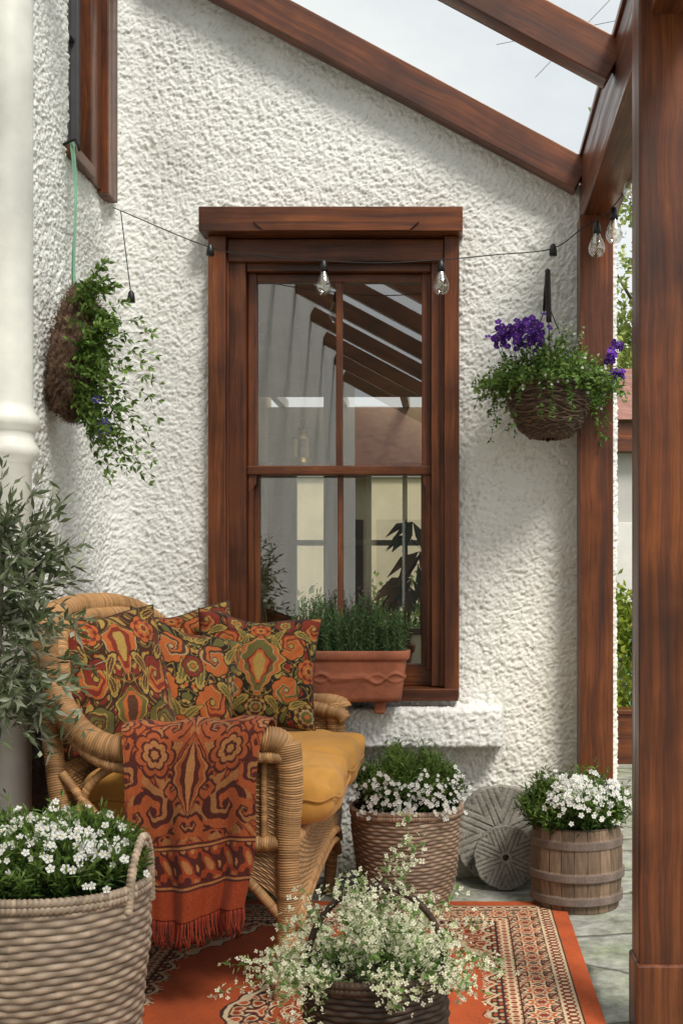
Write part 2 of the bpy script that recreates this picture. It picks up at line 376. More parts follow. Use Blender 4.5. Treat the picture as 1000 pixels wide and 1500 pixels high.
# ------------------------------------------------------------------ ground
def stone():
    m,nt,b=newmat('flagstones')
    tc=nt.nodes.new('ShaderNodeTexCoord'); v=tc.outputs['Object']
    nn=nt.nodes.new('ShaderNodeTexNoise'); nn.inputs['Scale'].default_value=4; nt.links.new(v,nn.inputs['Vector'])
    md=nt.nodes.new('ShaderNodeVectorMath'); md.operation='MULTIPLY_ADD'; nt.links.new(nn.outputs['Color'],md.inputs[0]); md.inputs[1].default_value=(.10,.10,0); nt.links.new(v,md.inputs[2])
    vo=nt.nodes.new('ShaderNodeTexVoronoi'); vo.feature='DISTANCE_TO_EDGE'; vo.inputs['Scale'].default_value=2.3; nt.links.new(md.outputs[0],vo.inputs['Vector'])
    n=noise(nt,v,14,8,.7); n2=noise(nt,v,3,4,.6)
    c=ramp(nt,n,[(.3,(.13,.125,.105)),(.5,(.30,.30,.27)),(.7,(.48,.48,.44))])
    c=mul(nt,c,ramp(nt,n2,[(.35,(.75,.85,.6)),(.6,(1,1,1))]))
    c=mul(nt,c,ramp(nt,vo.outputs['Distance'],[(.0,(.25,.24,.18)),(.03,(1,1,1))]))
    nt.links.new(c,b.inputs['Base Color']); b.inputs['Roughness'].default_value=.8
    jj=ramp(nt,vo.outputs['Distance'],[(.0,(0,0,0)),(.04,(1,1,1))])
    ma=nt.nodes.new('ShaderNodeMath'); ma.operation='MULTIPLY_ADD'; nt.links.new(n,ma.inputs[0]); ma.inputs[1].default_value=.8; nt.links.new(jj,ma.inputs[2])
    bump(nt,b,ma.outputs[0],.8,.012); return m
plane('patio_flagstones',[(-1.5,-6,0),(4.5,-6,0),(4.5,9,0),(-1.5,9,0)],stone())
plane('ground',[(-250,-250,-.03),(250,-250,-.03),(250,250,-.03),(-250,250,-.03)],flat('grass_ground',(.06,.10,.025),.95,0,.35,3))

# ------------------------------------------------------------------ rug
def pal(*a): return np.array(a)
RUST=pal(.42,.082,.024); DK=pal(.050,.020,.015); CR=pal(.60,.46,.29); MA=pal(.22,.034,.018); OR=pal(.46,.16,.05)
rx0,rx1,ry0,ry1=-1.12,.375,1.95,4.11
nu,nv=660,920
u=np.linspace(rx0,rx1,nu)[None,:]+np.zeros((nv,1)); v=np.linspace(ry0,ry1,nv)[:,None]+np.zeros((1,nu))
ex=np.minimum(u-rx0,rx1-u); ey=np.minimum(v-ry0,ry1-v); e=np.minimum(ex,ey); t=np.where(ex<ey,v,u)
C=np.ones((nv,nu,3))*RUST
cx,cy=(rx0+rx1)/2,(ry0+ry1)/2
px,py=np.abs(u-cx),np.abs(v-cy)
def setc(m,c): C[m]=c
fx=(rx1-rx0)/2-.30; fy=(ry1-ry0)/2-.30
sp=px/fx+py/(fy*1.0)
tri=lambda x,p: np.abs((x/p)%1-.5)*2
ser=.05*tri(px,.06)+.05*tri(py,.08)
def deco(m,bg,seed,f=70):
    wx=px+.010*np.sin(py*60+seed); wy=py+.010*np.sin(px*70+seed*2)
    a=np.sin(wx*f+1.9*np.sin(wy*f*.6))*np.sin(wy*f*.9+1.9*np.sin(wx*f*.5+seed))
    b=np.sin(wx*f*1.9+seed)*np.cos(wy*f*1.7)
    setc(m,bg); setc(m&(a>.12),CR); setc(m&(a>.34),OR); setc(m&(a>.62),MA); setc(m&(a<-.25),MA); setc(m&(a<-.5),CR); setc(m&(a<-.75),RUST); setc(m&(np.abs(a)<.10)&(b>.4),CR*.9)
m=(sp+ser>1.66); deco(m,MA,1); setc((sp+ser>1.62)&(sp+ser<1.68),CR); setc((sp+ser>1.60)&(sp+ser<1.62),DK)
md=px/.26+py/.60+ser
deco(md<1,DK,2,66); setc((md>.93)&(md<1.0),CR); setc((md>1.0)&(md<1.04),DK); setc(md<.5,RUST*.8); deco(md<.42,MA,3,80)
sc_=.27+.030*np.abs(np.sin(t*33))
m=e<sc_+.012; deco(m,MA,4,75)
m=e<sc_; setc(m,CR*.95)
m=e<sc_-.010; setc(m,DK); b_=np.sin(t*120)*np.cos((e-.26)*190); setc(m&(b_>.45),CR*.8); setc(m&(b_<-.5),RUST)
m=e<.243; setc(m,CR); b_=np.sin(t*190)*np.cos((e-.225)*150); setc(m&(b_>.25),MA); setc(m&(b_<-.6),RUST)
m=e<.208; setc(m,DK)
m=e<.203
q=(t/.095)%1-.5; w=(e-.152)/.095
r=np.hypot(q,w); th=np.arctan2(w,q); rr=r*(1+.2*np.cos(8*th))
setc(m,MA*.7); 
a=np.sin(t*132+1.5*np.sin(e*160))*np.cos((e-.15)*130+1.4*np.sin(t*66)); setc(m&(a>.22),CR); setc(m&(a>.7),OR); setc(m&(a<-.42),CR*.8); setc(m&(a<-.75),DK)
setc(m&(rr<.48),DK); setc(m&(rr<.42),CR); setc(m&(rr<.33),RUST); setc(m&(rr<.22),CR*.8); setc(m&(rr<.14),MA)
m=e<.102; setc(m,CR); m=e<.094; setc(m,MA*.8); b_=np.sin(t*210)*np.cos((e-.077)*160); setc(m&(b_>.1),CR)
m=e<.062; setc(m,CR*.85); m=e<.056; setc(m,DK); m=e<.05; setc(m,RUST*.95)
fade=(1+.17*nz(u,v,0,9,8)+.10*nz(u,v,0,40,18))[...,None]
C=C*(.76+.38*rng.random((nv,nu,1)))*fade*(1+.05*np.sin(v*900))[...,None]
zz=.012+.003*nz(u,v,0,6,9)
surf('oriental_rug',np.stack([u,v,zz],-1),M_rug,None,cols=np.clip(C,0,.8))

# ------------------------------------------------------------------ weave
def weave(U,W,du,dw,amp,col):
    row=np.floor(W/dw); tt=W/dw-row
    prof=np.sqrt(np.clip(1-(2*tt-1)**2,0,1))
    wv=np.cos(np.pi*U/du+np.pi*row)
    h=prof*(.80+.20*wv)
    f=np.abs(((U/du)+.5)%1-.5)
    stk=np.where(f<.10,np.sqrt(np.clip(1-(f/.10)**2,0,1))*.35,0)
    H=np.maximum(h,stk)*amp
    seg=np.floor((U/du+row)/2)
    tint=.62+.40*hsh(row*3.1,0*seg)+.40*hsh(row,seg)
    sh=(.26+.74*np.maximum(prof*(.72+.28*wv),stk*.8))*tint  # shading put into the colour: row gaps and dipping strands darkened
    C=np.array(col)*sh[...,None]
    return H,C
def woven_pot(name,cx,cy,prof,dw,du,amp,col,rimr,handles=(),hh=.1,soilz=None):
    e=E(name,(cx,cy,0))
    zs_=[p[1] for p in prof]; H=zs_[-1]-zs_[0]; R=max(p[0] for p in prof)
    n_st=int(round(2*math.pi*R/du/2))*2; nu=n_st*9; nv=int(H/dw*7)
    th=np.linspace(0,2*np.pi,nu,endpoint=False)[None,:]+np.zeros((nv,1)); z=np.linspace(zs_[0],zs_[-1],nv)[:,None]+np.zeros((1,nu))
    r=np.interp(z,zs_,[p[0] for p in prof]); r=r+.005*nz(np.cos(th),np.sin(th),z*8,1.5,4)
    Hh,C=weave(th/(2*np.pi)*n_st,z+.003*np.sin(th*3+1)+.0015*np.sin(th*7+z*20),1,dw,amp,col)
    P=np.stack([cx+r*np.cos(th),cy+r*np.sin(th),z],-1)
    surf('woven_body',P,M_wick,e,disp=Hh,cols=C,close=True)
    Rr=prof[-1][0]; zt=zs_[-1]
    for q in (0,1): tube('rim_%d'%q,[(cx+(Rr+.003)*math.cos(a),cy+(Rr+.003)*math.sin(a),zt+.003*math.sin(a*3)-q*rimr*1.5) for a in np.linspace(0,2*math.pi,40)],rimr,M_wick,e,np.array(col)*1.0,wrap=.011,nseg=10,amp=.16)
    sz=zt-.035 if soilz is None else soilz
    lathe('soil',[(0,sz+.015),(Rr*.6,sz+.008),(Rr*.97,sz)],(cx,cy,0),M_soil,e,32)
    for a in handles:
        for q in (0,.014):
            pts=[]
            for k in np.linspace(0,1,9):
                b=a+(k-.5)*.55; s=math.sin(math.pi*k)**.6
                pts.append((cx+(Rr+.008-q*.3)*math.cos(b),cy+(Rr+.008-q*.3)*math.sin(b),zt-.05+(hh+.05-q)*s))
            tube('handle',pts,.008,M_wick,e,np.array(col)*1.05,wrap=.009,nseg=10,amp=.15)
    return e
class Fo:
    def __init__(s): s.V=[];s.F=[];s.C=[];s.n=0
    def leaves(s,P,D,L,W,col,side=None,droop=.0,var=.25,mid=.5):
        P=np.asarray(P,float);n=len(P)
        if n==0: return
        D=D/(np.linalg.norm(D,axis=1,keepdims=True)+1e-9)
        if side is None:
            side=np.cross(D,rng.normal(size=(n,3)))
        side=side/(np.linalg.norm(side,axis=1,keepdims=True)+1e-9)
        nn=np.cross(side,D)
        L=np.broadcast_to(L,(n,)).reshape(n,1); W=np.broadcast_to(W,(n,)).reshape(n,1)
        a=P; b=P+D*L*mid+side*W/2+nn*W*.15; c=P+D*L*mid-side*W/2+nn*W*.15; t=P+D*L-np.array([0,0,1.])*droop*L
        V=np.stack([a,b,t,c],1).reshape(-1,3); i=np.arange(n)*4+s.n
        s.F.append(np.stack([i,i+1,i+2],1)); s.F.append(np.stack([i,i+2,i+3],1))
        cc=np.broadcast_to(np.asarray(col,float),(n,3))*(1+var*(rng.random((n,1))*2-1))
        s.C.append(np.repeat(cc,4,0)); s.V.append(V); s.n+=4*n
    def flowers(s,P,Nn,size,col,npet=5,cen=(.5,.42,.08),wf=.75):
        P=np.asarray(P,float); n=len(P)
        if n==0: return
        Nn=Nn/(np.linalg.norm(Nn,axis=1,keepdims=True)+1e-9)
        t1=np.cross(Nn,rng.normal(size=(n,3))); t1/=np.linalg.norm(t1,axis=1,keepdims=True); t2=np.cross(Nn,t1)
        size=np.broadcast_to(size,(n,))
        for k in range(npet):
            a=2*np.pi*k/npet
            d=t1*math.cos(a)+t2*math.sin(a)+Nn*.25
            s.leaves(P,d,size/2,size*wf*.5,col,np.cross(Nn,d),var=.08,mid=.65)
        s.leaves(P+Nn*size[:,None]*.10-t1*size[:,None]*.1,t1+0*Nn,size*.2,size*.2,cen,t2,var=.1)
    def stems(s,A,Bb,w,col):
        D=Bb-A; L=np.linalg.norm(D,axis=1)
        for k in range(2): s.leaves(A,D,L,w,col,var=.2)
    def out(s,name,parent=None,mat=None):
        return mk(name,np.vstack(s.V),np.vstack(s.F),mat or M_leaf,parent,np.clip(np.vstack(s.C),0,.85),False)
G1=pal(.075,.150,.026); G2=pal(.175,.275,.055); GD=pal(.024,.052,.012)
def bush(name,c,R,H,nst,per,LL,LW,nfl=0,fs=.02,fcol=(.84,.84,.81),parent=None,over=1.1,cols=(GD,G1,G2),mode='top',ncl=14,front=.5,seed=1):
    f=Fo(); c=np.array(c,float)
    def hgt(q,a): return H*(1-.42*q**3)*(.93+.10*np.sin(a*3+q*5+seed)+.08*np.sin(a*5+seed*2)+.08*np.sin(q*9+a*2+seed))
    def rad(a): return R*over*(1+.07*np.sin(a*4+seed)+.05*np.sin(a*7+seed*3))
    rr=np.sqrt(rng.random(nst)); aa=rng.random(nst)*6.283
    base=c+np.stack([rr*R*.8*np.cos(aa),rr*R*.8*np.sin(aa),0*rr-.02],1)
    ht=hgt(rr,aa)*(.72+.30*rng.random(nst)); stray=rng.random(nst)<.07; ht=np.where(stray,ht*1.22,ht)
    ex_=np.where(rng.random(nst)<.10,1.12,1.)
    tip=c+np.stack([rr*rad(aa)*ex_*np.cos(aa),rr*rad(aa)*ex_*np.sin(aa),ht-.02*(ex_>1)],1)+rng.normal(size=(nst,3))*.008
    D=tip-base; f.stems(base,tip,.0025,GD*1.5)
    Du=D/np.linalg.norm(D,axis=1,keepdims=True)
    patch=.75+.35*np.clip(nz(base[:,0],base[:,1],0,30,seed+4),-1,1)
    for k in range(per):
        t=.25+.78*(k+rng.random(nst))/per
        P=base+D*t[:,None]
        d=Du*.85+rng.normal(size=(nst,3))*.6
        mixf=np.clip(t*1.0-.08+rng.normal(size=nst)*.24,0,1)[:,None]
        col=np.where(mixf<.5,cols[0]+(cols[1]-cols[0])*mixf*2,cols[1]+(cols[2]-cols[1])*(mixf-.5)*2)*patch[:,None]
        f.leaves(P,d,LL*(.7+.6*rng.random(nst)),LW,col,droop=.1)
    if nfl:
        if mode=='top':
            cr=np.sqrt(rng.random(ncl))*1.0
            ca=np.where(rng.random(ncl)<front,-math.pi/2+rng.normal(size=ncl)*.8,rng.random(ncl)*6.283)
            k=rng.integers(0,ncl,nfl)
            qx=cr[k]*np.cos(ca[k])+rng.normal(size=nfl)*.15; qy=cr[k]*np.sin(ca[k])+rng.normal(size=nfl)*.15
            q=np.hypot(qx,qy); an=np.arctan2(qy,qx); q=np.minimum(q,1.08)
            z=hgt(np.minimum(q,1),an)*(1.0-.25*rng.random(nfl)*q)-.5*H*np.clip(q-.92,0,1)*4*rng.random(nfl)+.014
            P=c+np.stack([q*rad(an)*1.02*np.cos(an),q*rad(an)*1.02*np.sin(an),z],1)
        else:
            an=-math.pi/2+rng.normal(size=nfl)*.75+.15*np.sin(np.arange(nfl)*.37); q=.80+.28*rng.random(nfl)
            z=H*(.05+.62*rng.random(nfl)**1.2)+.03*np.sin(an*9)
            P=c+np.stack([q*rad(an)*1.10*np.cos(an),q*rad(an)*1.10*np.sin(an),z],1)
        nn=np.stack([np.cos(an)*q*.7,np.sin(an)*q*.7-.6,.5+0*q],1)+rng.normal(size=(nfl,3))*.35
        f.flowers(P,nn,fs*(.75+.5*rng.random(nfl)),fcol)
        f.stems(P-nn*.03,P,.002,G1)
    return f.out(name,parent)

GREYW=(.40,.305,.225)
b1=woven_pot('wicker_basket_planter',-.882,2.5,[(.165,0.013),(.185,.12),(.208,.34),(.21,.485)],.0145,.030,.0075,GREYW,.009,handles=(-.15,math.pi-.15),hh=.10)
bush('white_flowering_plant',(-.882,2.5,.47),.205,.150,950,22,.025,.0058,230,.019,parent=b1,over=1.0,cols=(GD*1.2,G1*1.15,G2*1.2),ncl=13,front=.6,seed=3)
b2=woven_pot('wicker_basket_planter',-.181,4.13,[(.145,0.005),(.17,.1),(.187,.25),(.19,.345)],.0125,.028,.007,(.38,.27,.19),.009)
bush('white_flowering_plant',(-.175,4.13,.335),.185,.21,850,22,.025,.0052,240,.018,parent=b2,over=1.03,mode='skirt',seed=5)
bar=E('wooden_barrel_planter',(.42,4.12,0))
nu,nv=480,90
th=np.linspace(0,2*np.pi,nu,endpoint=False)[None,:]+np.zeros((nv,1)); z=np.linspace(.002,.29,nv)[:,None]+np.zeros((1,nu))
r=.148+.012*np.sin(np.pi*z/.29)+.006*z/.29
stv=th/(2*np.pi)*22; g=np.abs(stv%1-.5)*2; r=r-.003*(g>.95)
C=np.array([.20,.135,.09])*(.65+.6*hsh(np.floor(stv)))[...,None]*(.85+.25*nz(stv*5,z*12,0,2,6)+.15*rng.random((nv,nu)))[...,None]
C[g>.95]*=.4
for zb in (.045,.125,.235):
    mm=np.abs(z-zb)<.014; r=np.where(mm,.148+.012*np.sin(np.pi*zb/.29)+.010,r); C[mm]=(pal(.16,.12,.10)*(.7+.5*rng.random((nv,nu,1)))*(1+.3*nz(th*4,z,0,2,9))[...,None])[mm]
surf('staves',np.stack([.42+r*np.cos(th),4.12+r*np.sin(th),z],-1),attrmat('barrel_wood',.75,0,60,.5),bar,cols=C,close=True)
lathe('rim',[(.157,.288),(.136,.29),(.134,.25)],(.42,4.12,0),M_soil,bar,48); lathe('soil',[(0,.275),(.136,.262)],(.42,4.12,0),M_soil,bar,32)
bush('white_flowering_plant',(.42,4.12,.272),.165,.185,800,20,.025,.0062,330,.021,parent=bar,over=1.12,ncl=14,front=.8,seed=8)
b3=woven_pot('dark_woven_basket',-.175,2.5,[(.115,.013),(.14,.1),(.15,.2),(.147,.30)],.012,.028,.008,(.05,.03,.02),.008)
tube('hoop_handle',[(-.175+.148*math.cos(a),2.5,.30+.17*math.sin(a)) for a in np.linspace(0,math.pi,15)],.007,M_wick,b3,(.05,.03,.02),wrap=.010)
f=Fo(); ns=104; c=np.array([-.180,2.48,.295])
aa=rng.random(ns)*6.283; rr=np.sqrt(rng.random(ns)); base=c+np.stack([.11*rr*np.cos(aa),.10*rr*np.sin(aa),0*aa],1)
D=np.stack([np.cos(aa)*rr*1.2,np.sin(aa)*rr*.9,.30+.60*(1-rr)+.2*rng.random(ns)],1); D/=np.linalg.norm(D,axis=1,keepdims=True)
L=.09+.12*rng.random(ns); 
for k,(dx,dz,LL) in enumerate([(.24,1,.33),(.05,1,.25),(-.25,1,.24),(-1.2,.35,.25),(-1.1,.1,.23),(1.2,.25,.19),(.32,1,.29),(-1,-.2,.21),(.9,.7,.20),(1.1,-.2,.14),(-.9,.3,.25),(-1.2,.15,.21),(1.2,.0,.18),(.26,1,.31),(-.5,1,.25),(-.1,1,.26),(-.7,1,.22)]):
    D[k]=Vector((dx,-.15,dz)).normalized(); L[k]=LL
    if dz==1: base[k][0]=c[0]+.02*(k%3)
for i in range(ns):
    n=14; t=np.linspace(.12,1,n); droop=(.07 if D[i][2]<.6 else .01)*(t**2)
    P=base[i]+D[i]*(L[i]*t)[:,None]; P[:,2]-=droop
    P+=.006*np.stack([np.sin(t*6+i),np.cos(t*5+i),np.sin(t*7+2*i)],1)
    f.stems(P[:-1],P[1:],.003,(.18,.26,.08))
    m=rng.integers(0,n,15); f.leaves(P[m],D[i]*.5+rng.normal(size=(15,3)),.022,.008,(.15,.25,.07),var=.4)
    nf=46; m=rng.integers(4,n,nf); Q=P[m]+rng.normal(size=(nf,3))*.012
    f.flowers(Q,rng.normal(size=(nf,3))+np.array([0,-.5,.6]),.009+.006*rng.random(nf),np.where(rng.random((nf,1))<.74,(.82,.81,.64),(.60,.65,.40)),4,(.45,.5,.15),.8)
f.out('cream_flowering_plant',b3)

def millstone(name,c,R,th_,tilt):
    nr,na=46,220
    a=np.linspace(0,2*np.pi,na,endpoint=False)[None,:]
    r=np.concatenate([[.10,.10],np.linspace(.11,.97,nr),[1.0,1.01,1.0,.97]])*R; y=np.concatenate([[th_,0],np.zeros(nr),[.008,th_*.5,th_-.008,th_]])
    rr=r[:,None]*(1+.014*np.sin(a*7)+.010*np.sin(a*17)+.006*np.sin(a*41)); yy=y[:,None]+0*a
    sect=np.floor(a/(2*np.pi)*8); ac=(sect+.5)*2*np.pi/8; loc=rr*np.sin(a-ac)
    gr=(np.abs((loc/(R*.13))%1-.5)<.13)&(rr>R*.2)&(rr<R*.95)
    face=(np.arange(len(r))>=2)&(np.arange(len(r))<2+nr); gr=gr&face[:,None]
    yy=yy+.0035*gr; X_=rr*np.cos(a); Z_=rr*np.sin(a)
    C=np.ones(X_.shape+(3,))*pal(.26,.245,.21)*(.70+.45*rng.random(X_.shape)[...,None])*(1+.28*nz(X_*10,Z_*10,0,3,12)+.15*nz(X_*10,Z_*10,0,11,13))[...,None]; C[gr]*=.65
    Y_=yy*math.cos(tilt)+Z_*math.sin(tilt); Z2=Z_*math.cos(tilt)-yy*math.sin(tilt)
    return surf(name,np.stack([c[0]+X_,c[1]+Y_,c[2]+Z2],-1),attrmat('millstone_grit',.9,0,120,.9),None,cols=np.clip(C,0,.7),close=True,flip=False)
millstone('millstone',(.165,4.40,.190),.183,.05,.12)
millstone('millstone',(.178,4.30,.122),.118,.04,.14)

tro=E('terracotta_window_trough',(-.4,4.33,.68))
nx=160; per_=np.linspace(0,2*np.pi,nx*2,endpoint=False)
def trough_ring(z,ax,ay):
    p=6.; cx_=np.sign(np.cos(per_))*np.abs(np.cos(per_))**(2/p); sy=np.sign(np.sin(per_))*np.abs(np.sin(per_))**(2/p)
    return np.stack([-.4+ax*cx_,4.345+ay*sy,z+0*per_],-1)
prof=[(.700,.180,.062),(.702,.188,.068),(.72,.191,.070)]+[(z,.191+(z-.72)*.14,.070+(z-.72)*.09) for z in np.linspace(.722,.853,34)]+[(.856,.218,.087),(.862,.221,.090),(.885,.223,.091),(.890,.220,.088),(.890,.203,.073),(.85,.198,.069)]
P=np.stack([trough_ring(*q) for q in prof]); 
xx=P[...,0]+.4; zz=P[...,2]
gar=.789+.018*np.sin(xx*46); d1=np.abs(zz-gar); gar2=.789-.014*np.sin(xx*46); d2=np.abs(zz-gar2)
Dp=(.006*np.exp(-(d1/.006)**2)+.003*np.exp(-(d2/.005)**2)); Dp[(zz<.72)|(zz>.85)]=0
surf('trough',P,M_terra,tro,disp=Dp,close=True)
box('foot_a',-.31,-.27,4.30,4.43,.655,.702,M_terra,tro,.006); box('foot_b',-.54,-.50,4.30,4.43,.655,.702,M_terra,tro,.006)
mk('soil',[(-.60,4.285,.868),(-.2,4.285,.868),(-.2,4.405,.868),(-.60,4.405,.868)],[(0,1,2,3)],M_soil,tro,smooth=False)
f=Fo(); n=260
base=np.stack([-.60+.40*rng.random(n),4.29+.11*rng.random(n),.865+0*rng.random(n)],1)
D=np.stack([rng.normal(size=n)*.09,rng.normal(size=n)*.10,np.ones(n)],1); L=.10+.12*rng.random(n)+.035*np.sin(base[:,0]*33)
f.stems(base,base+D*L[:,None],.003,(.09,.12,.05))
for k in range(38):
    t=(k+rng.random(n))/38*.95+.02; P=base+D*(L*t)[:,None]
    d=D+rng.normal(size=(n,3))*.6; f.leaves(P,d,.017+.009*rng.random(n),.0032,np.where(rng.random((n,1))<.5,(.05,.12,.045),(.14,.23,.09)),var=.3)
for k in range(10):
    m=rng.random(n)<.25; P=(base+D*(L*(1+.02*k))[:,None])[m]; f.leaves(P,rng.normal(size=(m.sum(),3))+np.array([0,0,1]),.008,.004,(.14,.10,.09))
f.out('rosemary',tro)

ip=E('indoor_houseplant',(-.2,4.95,.3))
f=Fo()
for k in range(15):
    a=rng.uniform(-.4,3.7); L=.13+.08*rng.random(); o=np.array([-.16,4.95,.98+.026*k]); d=np.array([math.cos(a)*.6,-.3+.3*math.sin(a),.5+.3*rng.random()])
    b_=(o+d*.09); f.stems(o[None]*1.,b_[None],.006,(.06,.05,.02))
    for q in (-.6,-.2,.2,.6):
        dd=np.array([d[0]+q,d[1]-.2,-.25-.35*rng.random()+.2*math.cos(q*3)]); f.leaves(b_[None],dd[None],L*(1-.3*abs(q)),.045,(.40,.25,.11) if k%2 else (.18,.24,.09),droop=.25)
f.stems(np.array([[-.16,4.95,.3]]),np.array([[-.16,4.95,1.38]]),.02,(.05,.04,.02)); f.out('leaves',ip)
lathe('pot',[(0,.3),(.1,.3),(.13,.55),(.0,.55)],(-.16,4.95,0),M_terra,ip)

hb=E('hanging_flower_basket',(.337,4.28,1.78))
c=np.array([.335,4.27,1.70])
pr=[(.03,1.675),(.075,1.682),(.115,1.72),(.140,1.78),(.15,1.865)]
nu,nv=380,110
th=np.linspace(0,2*np.pi,nu,endpoint=False)[None,:]+np.zeros((nv,1)); tt=np.linspace(0,1,nv)[:,None]+np.zeros((1,nu))
ll=np.linspace(0,1,5); r=np.interp(tt,ll,[p[0] for p in pr]); z=np.interp(tt,ll,[p[1] for p in pr])
Hh,C=weave(th/(2*np.pi)*30,tt*.24+.004*np.sin(th*5),1,.011,.008,(.12,.07,.045)); C=C*(.7+.6*rng.random((nv,nu,1)))
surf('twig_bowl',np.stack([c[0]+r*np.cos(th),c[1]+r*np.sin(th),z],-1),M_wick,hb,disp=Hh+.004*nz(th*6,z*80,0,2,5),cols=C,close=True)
for k in range(34):
    a0=rng.uniform(0,6.28); z0=rng.uniform(1.70,1.87); pts=[]
    for j in range(5):
        a=a0+j*.28; zz_=z0+.008*math.sin(j*2+k); q=float(np.interp(zz_,[p[1] for p in pr],[p[0] for p in pr]))+.010
        pts.append((c[0]+q*math.cos(a),c[1]+q*math.sin(a),zz_))
    tube('twig_%d'%k,pts,.0035,M_wick,hb,(.13,.08,.05),nseg=5)
lathe('soil',[(0,1.86),(.145,1.85)],(c[0],c[1],0),M_soil,hb)
for a in (.5,2.6,4.7): tube('chain',[(c[0]+.15*math.cos(a),c[1]+.15*math.sin(a),1.865),(c[0]-.005,c[1],2.17)],.0022,M_iron,hb,nseg=5)
tube('hook',[(.335,4.50,2.20),(.335,4.42,2.27),(.332,4.30,2.30),(.33,4.27,2.25),(.33,4.265,2.19),(.335,4.285,2.165)],.007,M_iron,hb,nseg=8)
tube('swivel_rod',[(.33,4.265,2.29),(.335,4.27,2.10)],.010,M_iron,hb,nseg=8)
f=Fo(); n=560
aa=rng.random(n)*6.283; rr=np.sqrt(rng.random(n))
base=np.stack([c[0]+.11*rr*np.cos(aa),c[1]+.10*rr*np.sin(aa),1.865+0*aa],1)
D=np.stack([np.cos(aa)*rr*1.3,np.sin(aa)*rr*.9,.80-.55*rr+.35*rng.random(n)],1); D/=np.linalg.norm(D,axis=1,keepdims=True); L=.09+.13*rng.random(n)
for k in range(16):
    t=(k+rng.random(n))/16; P=base+D*(L*t)[:,None]; P[:,2]-=.10*rr*t**2
    mixf=rng.random((n,1))**.8; f.leaves(P,D*.4+rng.normal(size=(n,3)),.014+.014*rng.random(n),.011,GD*2*(1-mixf)+G2*1.2*mixf,droop=.2)
tip=base+D*L[:,None]; tip[:,2]-=.10*rr
f.stems(base,tip,.003,(.07,.10,.03))
m=rng.random(n)<.4; f.flowers(tip[m]+rng.normal(size=(m.sum(),3))*.01,rng.normal(size=(m.sum(),3))+np.array([0,-1,.5]),.012,(.75,.76,.7))
PU=pal(.11,.024,.30)
for (x,z,s,nn_) in ((.175,2.035,.034,26),(.215,2.055,.036,30),(.27,2.065,.034,26),(.29,2.03,.02,12),(.135,2.02,.02,10),(.55,1.96,.022,14),(.575,1.90,.02,12),(.57,2.0,.018,9),(.24,2.0,.03,12)):
    Q=np.array([x,4.20,z])+rng.normal(size=(nn_,3))*np.array([s*.7,s*.7,s*.55])
    f.flowers(Q,rng.normal(size=(nn_,3))*.5+np.array([0,-1,.35]),.028,PU*rng.uniform(.6,1.6,(nn_,1)),5,(.5,.4,.1),1.05)
    if x<.5:
        f.stems(np.tile([[x*.7+.1,4.26,1.9]],(3,1)),Q[:3],.003,G1)
for k in range(22):
    a=rng.uniform(0,6.28) ; o=np.array([c[0]+.14*math.cos(a),c[1]+.14*math.sin(a),1.87]); Ln=.08+.13*rng.random(); t=np.linspace(0,1,12)
    P=o+np.stack([math.cos(a)*.08*t**.6,math.sin(a)*.06*t**.6,-Ln*t**1.4],1); f.stems(P[:-1],P[1:],.002,(.08,.1,.03))
    m=rng.integers(0,12,26); f.leaves(P[m],rng.normal(size=(26,3)),.018,.010,G1*1.3,droop=.2)
for k in range(12):
    o=np.array([c[0]+rng.uniform(-.05,.10),c[1],1.9]); d=np.array([rng.uniform(-.25,.45),-.1,1.]); P=o+d*np.linspace(.05,.20,8)[:,None]*rng.uniform(.7,1.1)
    f.stems(P[:-1],P[1:],.002,(.12,.15,.06)); f.flowers(P[4:],rng.normal(size=(4,3))+np.array([0,-1,.3]),.012,(.6,.62,.45)); f.leaves(P,rng.normal(size=(8,3)),.018,.006,G2)
f.out('basket_flowers',hb)

# coir wall basket left
wb=E('coir_wall_basket',(-1.28,3.85,1.87))
nu,nv=120,120
th=np.linspace(0,2*np.pi,nu,endpoint=False)[None,:]+np.zeros((nv,1)); ph=np.linspace(.02,np.pi-.02,nv)[:,None]+np.zeros((1,nu))
q1,q2,q3=np.cos(th)*np.sin(ph),np.sin(th)*np.sin(ph),np.cos(ph)
r=1+.13*nz(q1,q2,q3*1.5,5,3)+.05*nz(q1,q2,q3,22,4)+.07*rng.random((nv,nu))
P=np.stack([-1.252+.070*r*q1+.02*np.sin(q3*2.4),3.80+.10*r*q2,1.885+.19*r*np.sign(q3)*np.abs(q3)**.8],-1)
surf('coir_body',P,M_wick,wb,cols=np.ones((nv,nu,3))*pal(.13,.075,.048)*(.45+1.1*rng.random((nv,nu,1))),close=True)
f=Fo(); q=P.reshape(-1,3)[rng.integers(0,nu*nv,5600)]
f.leaves(q,(q-np.array([-1.252,3.80,1.885]))*2.2+rng.normal(size=q.shape)*.8+np.array([0,0,-.2]),.028,.0024,(.19,.115,.075),var=.6)
f.out('coir_fibres',wb)
f=Fo()
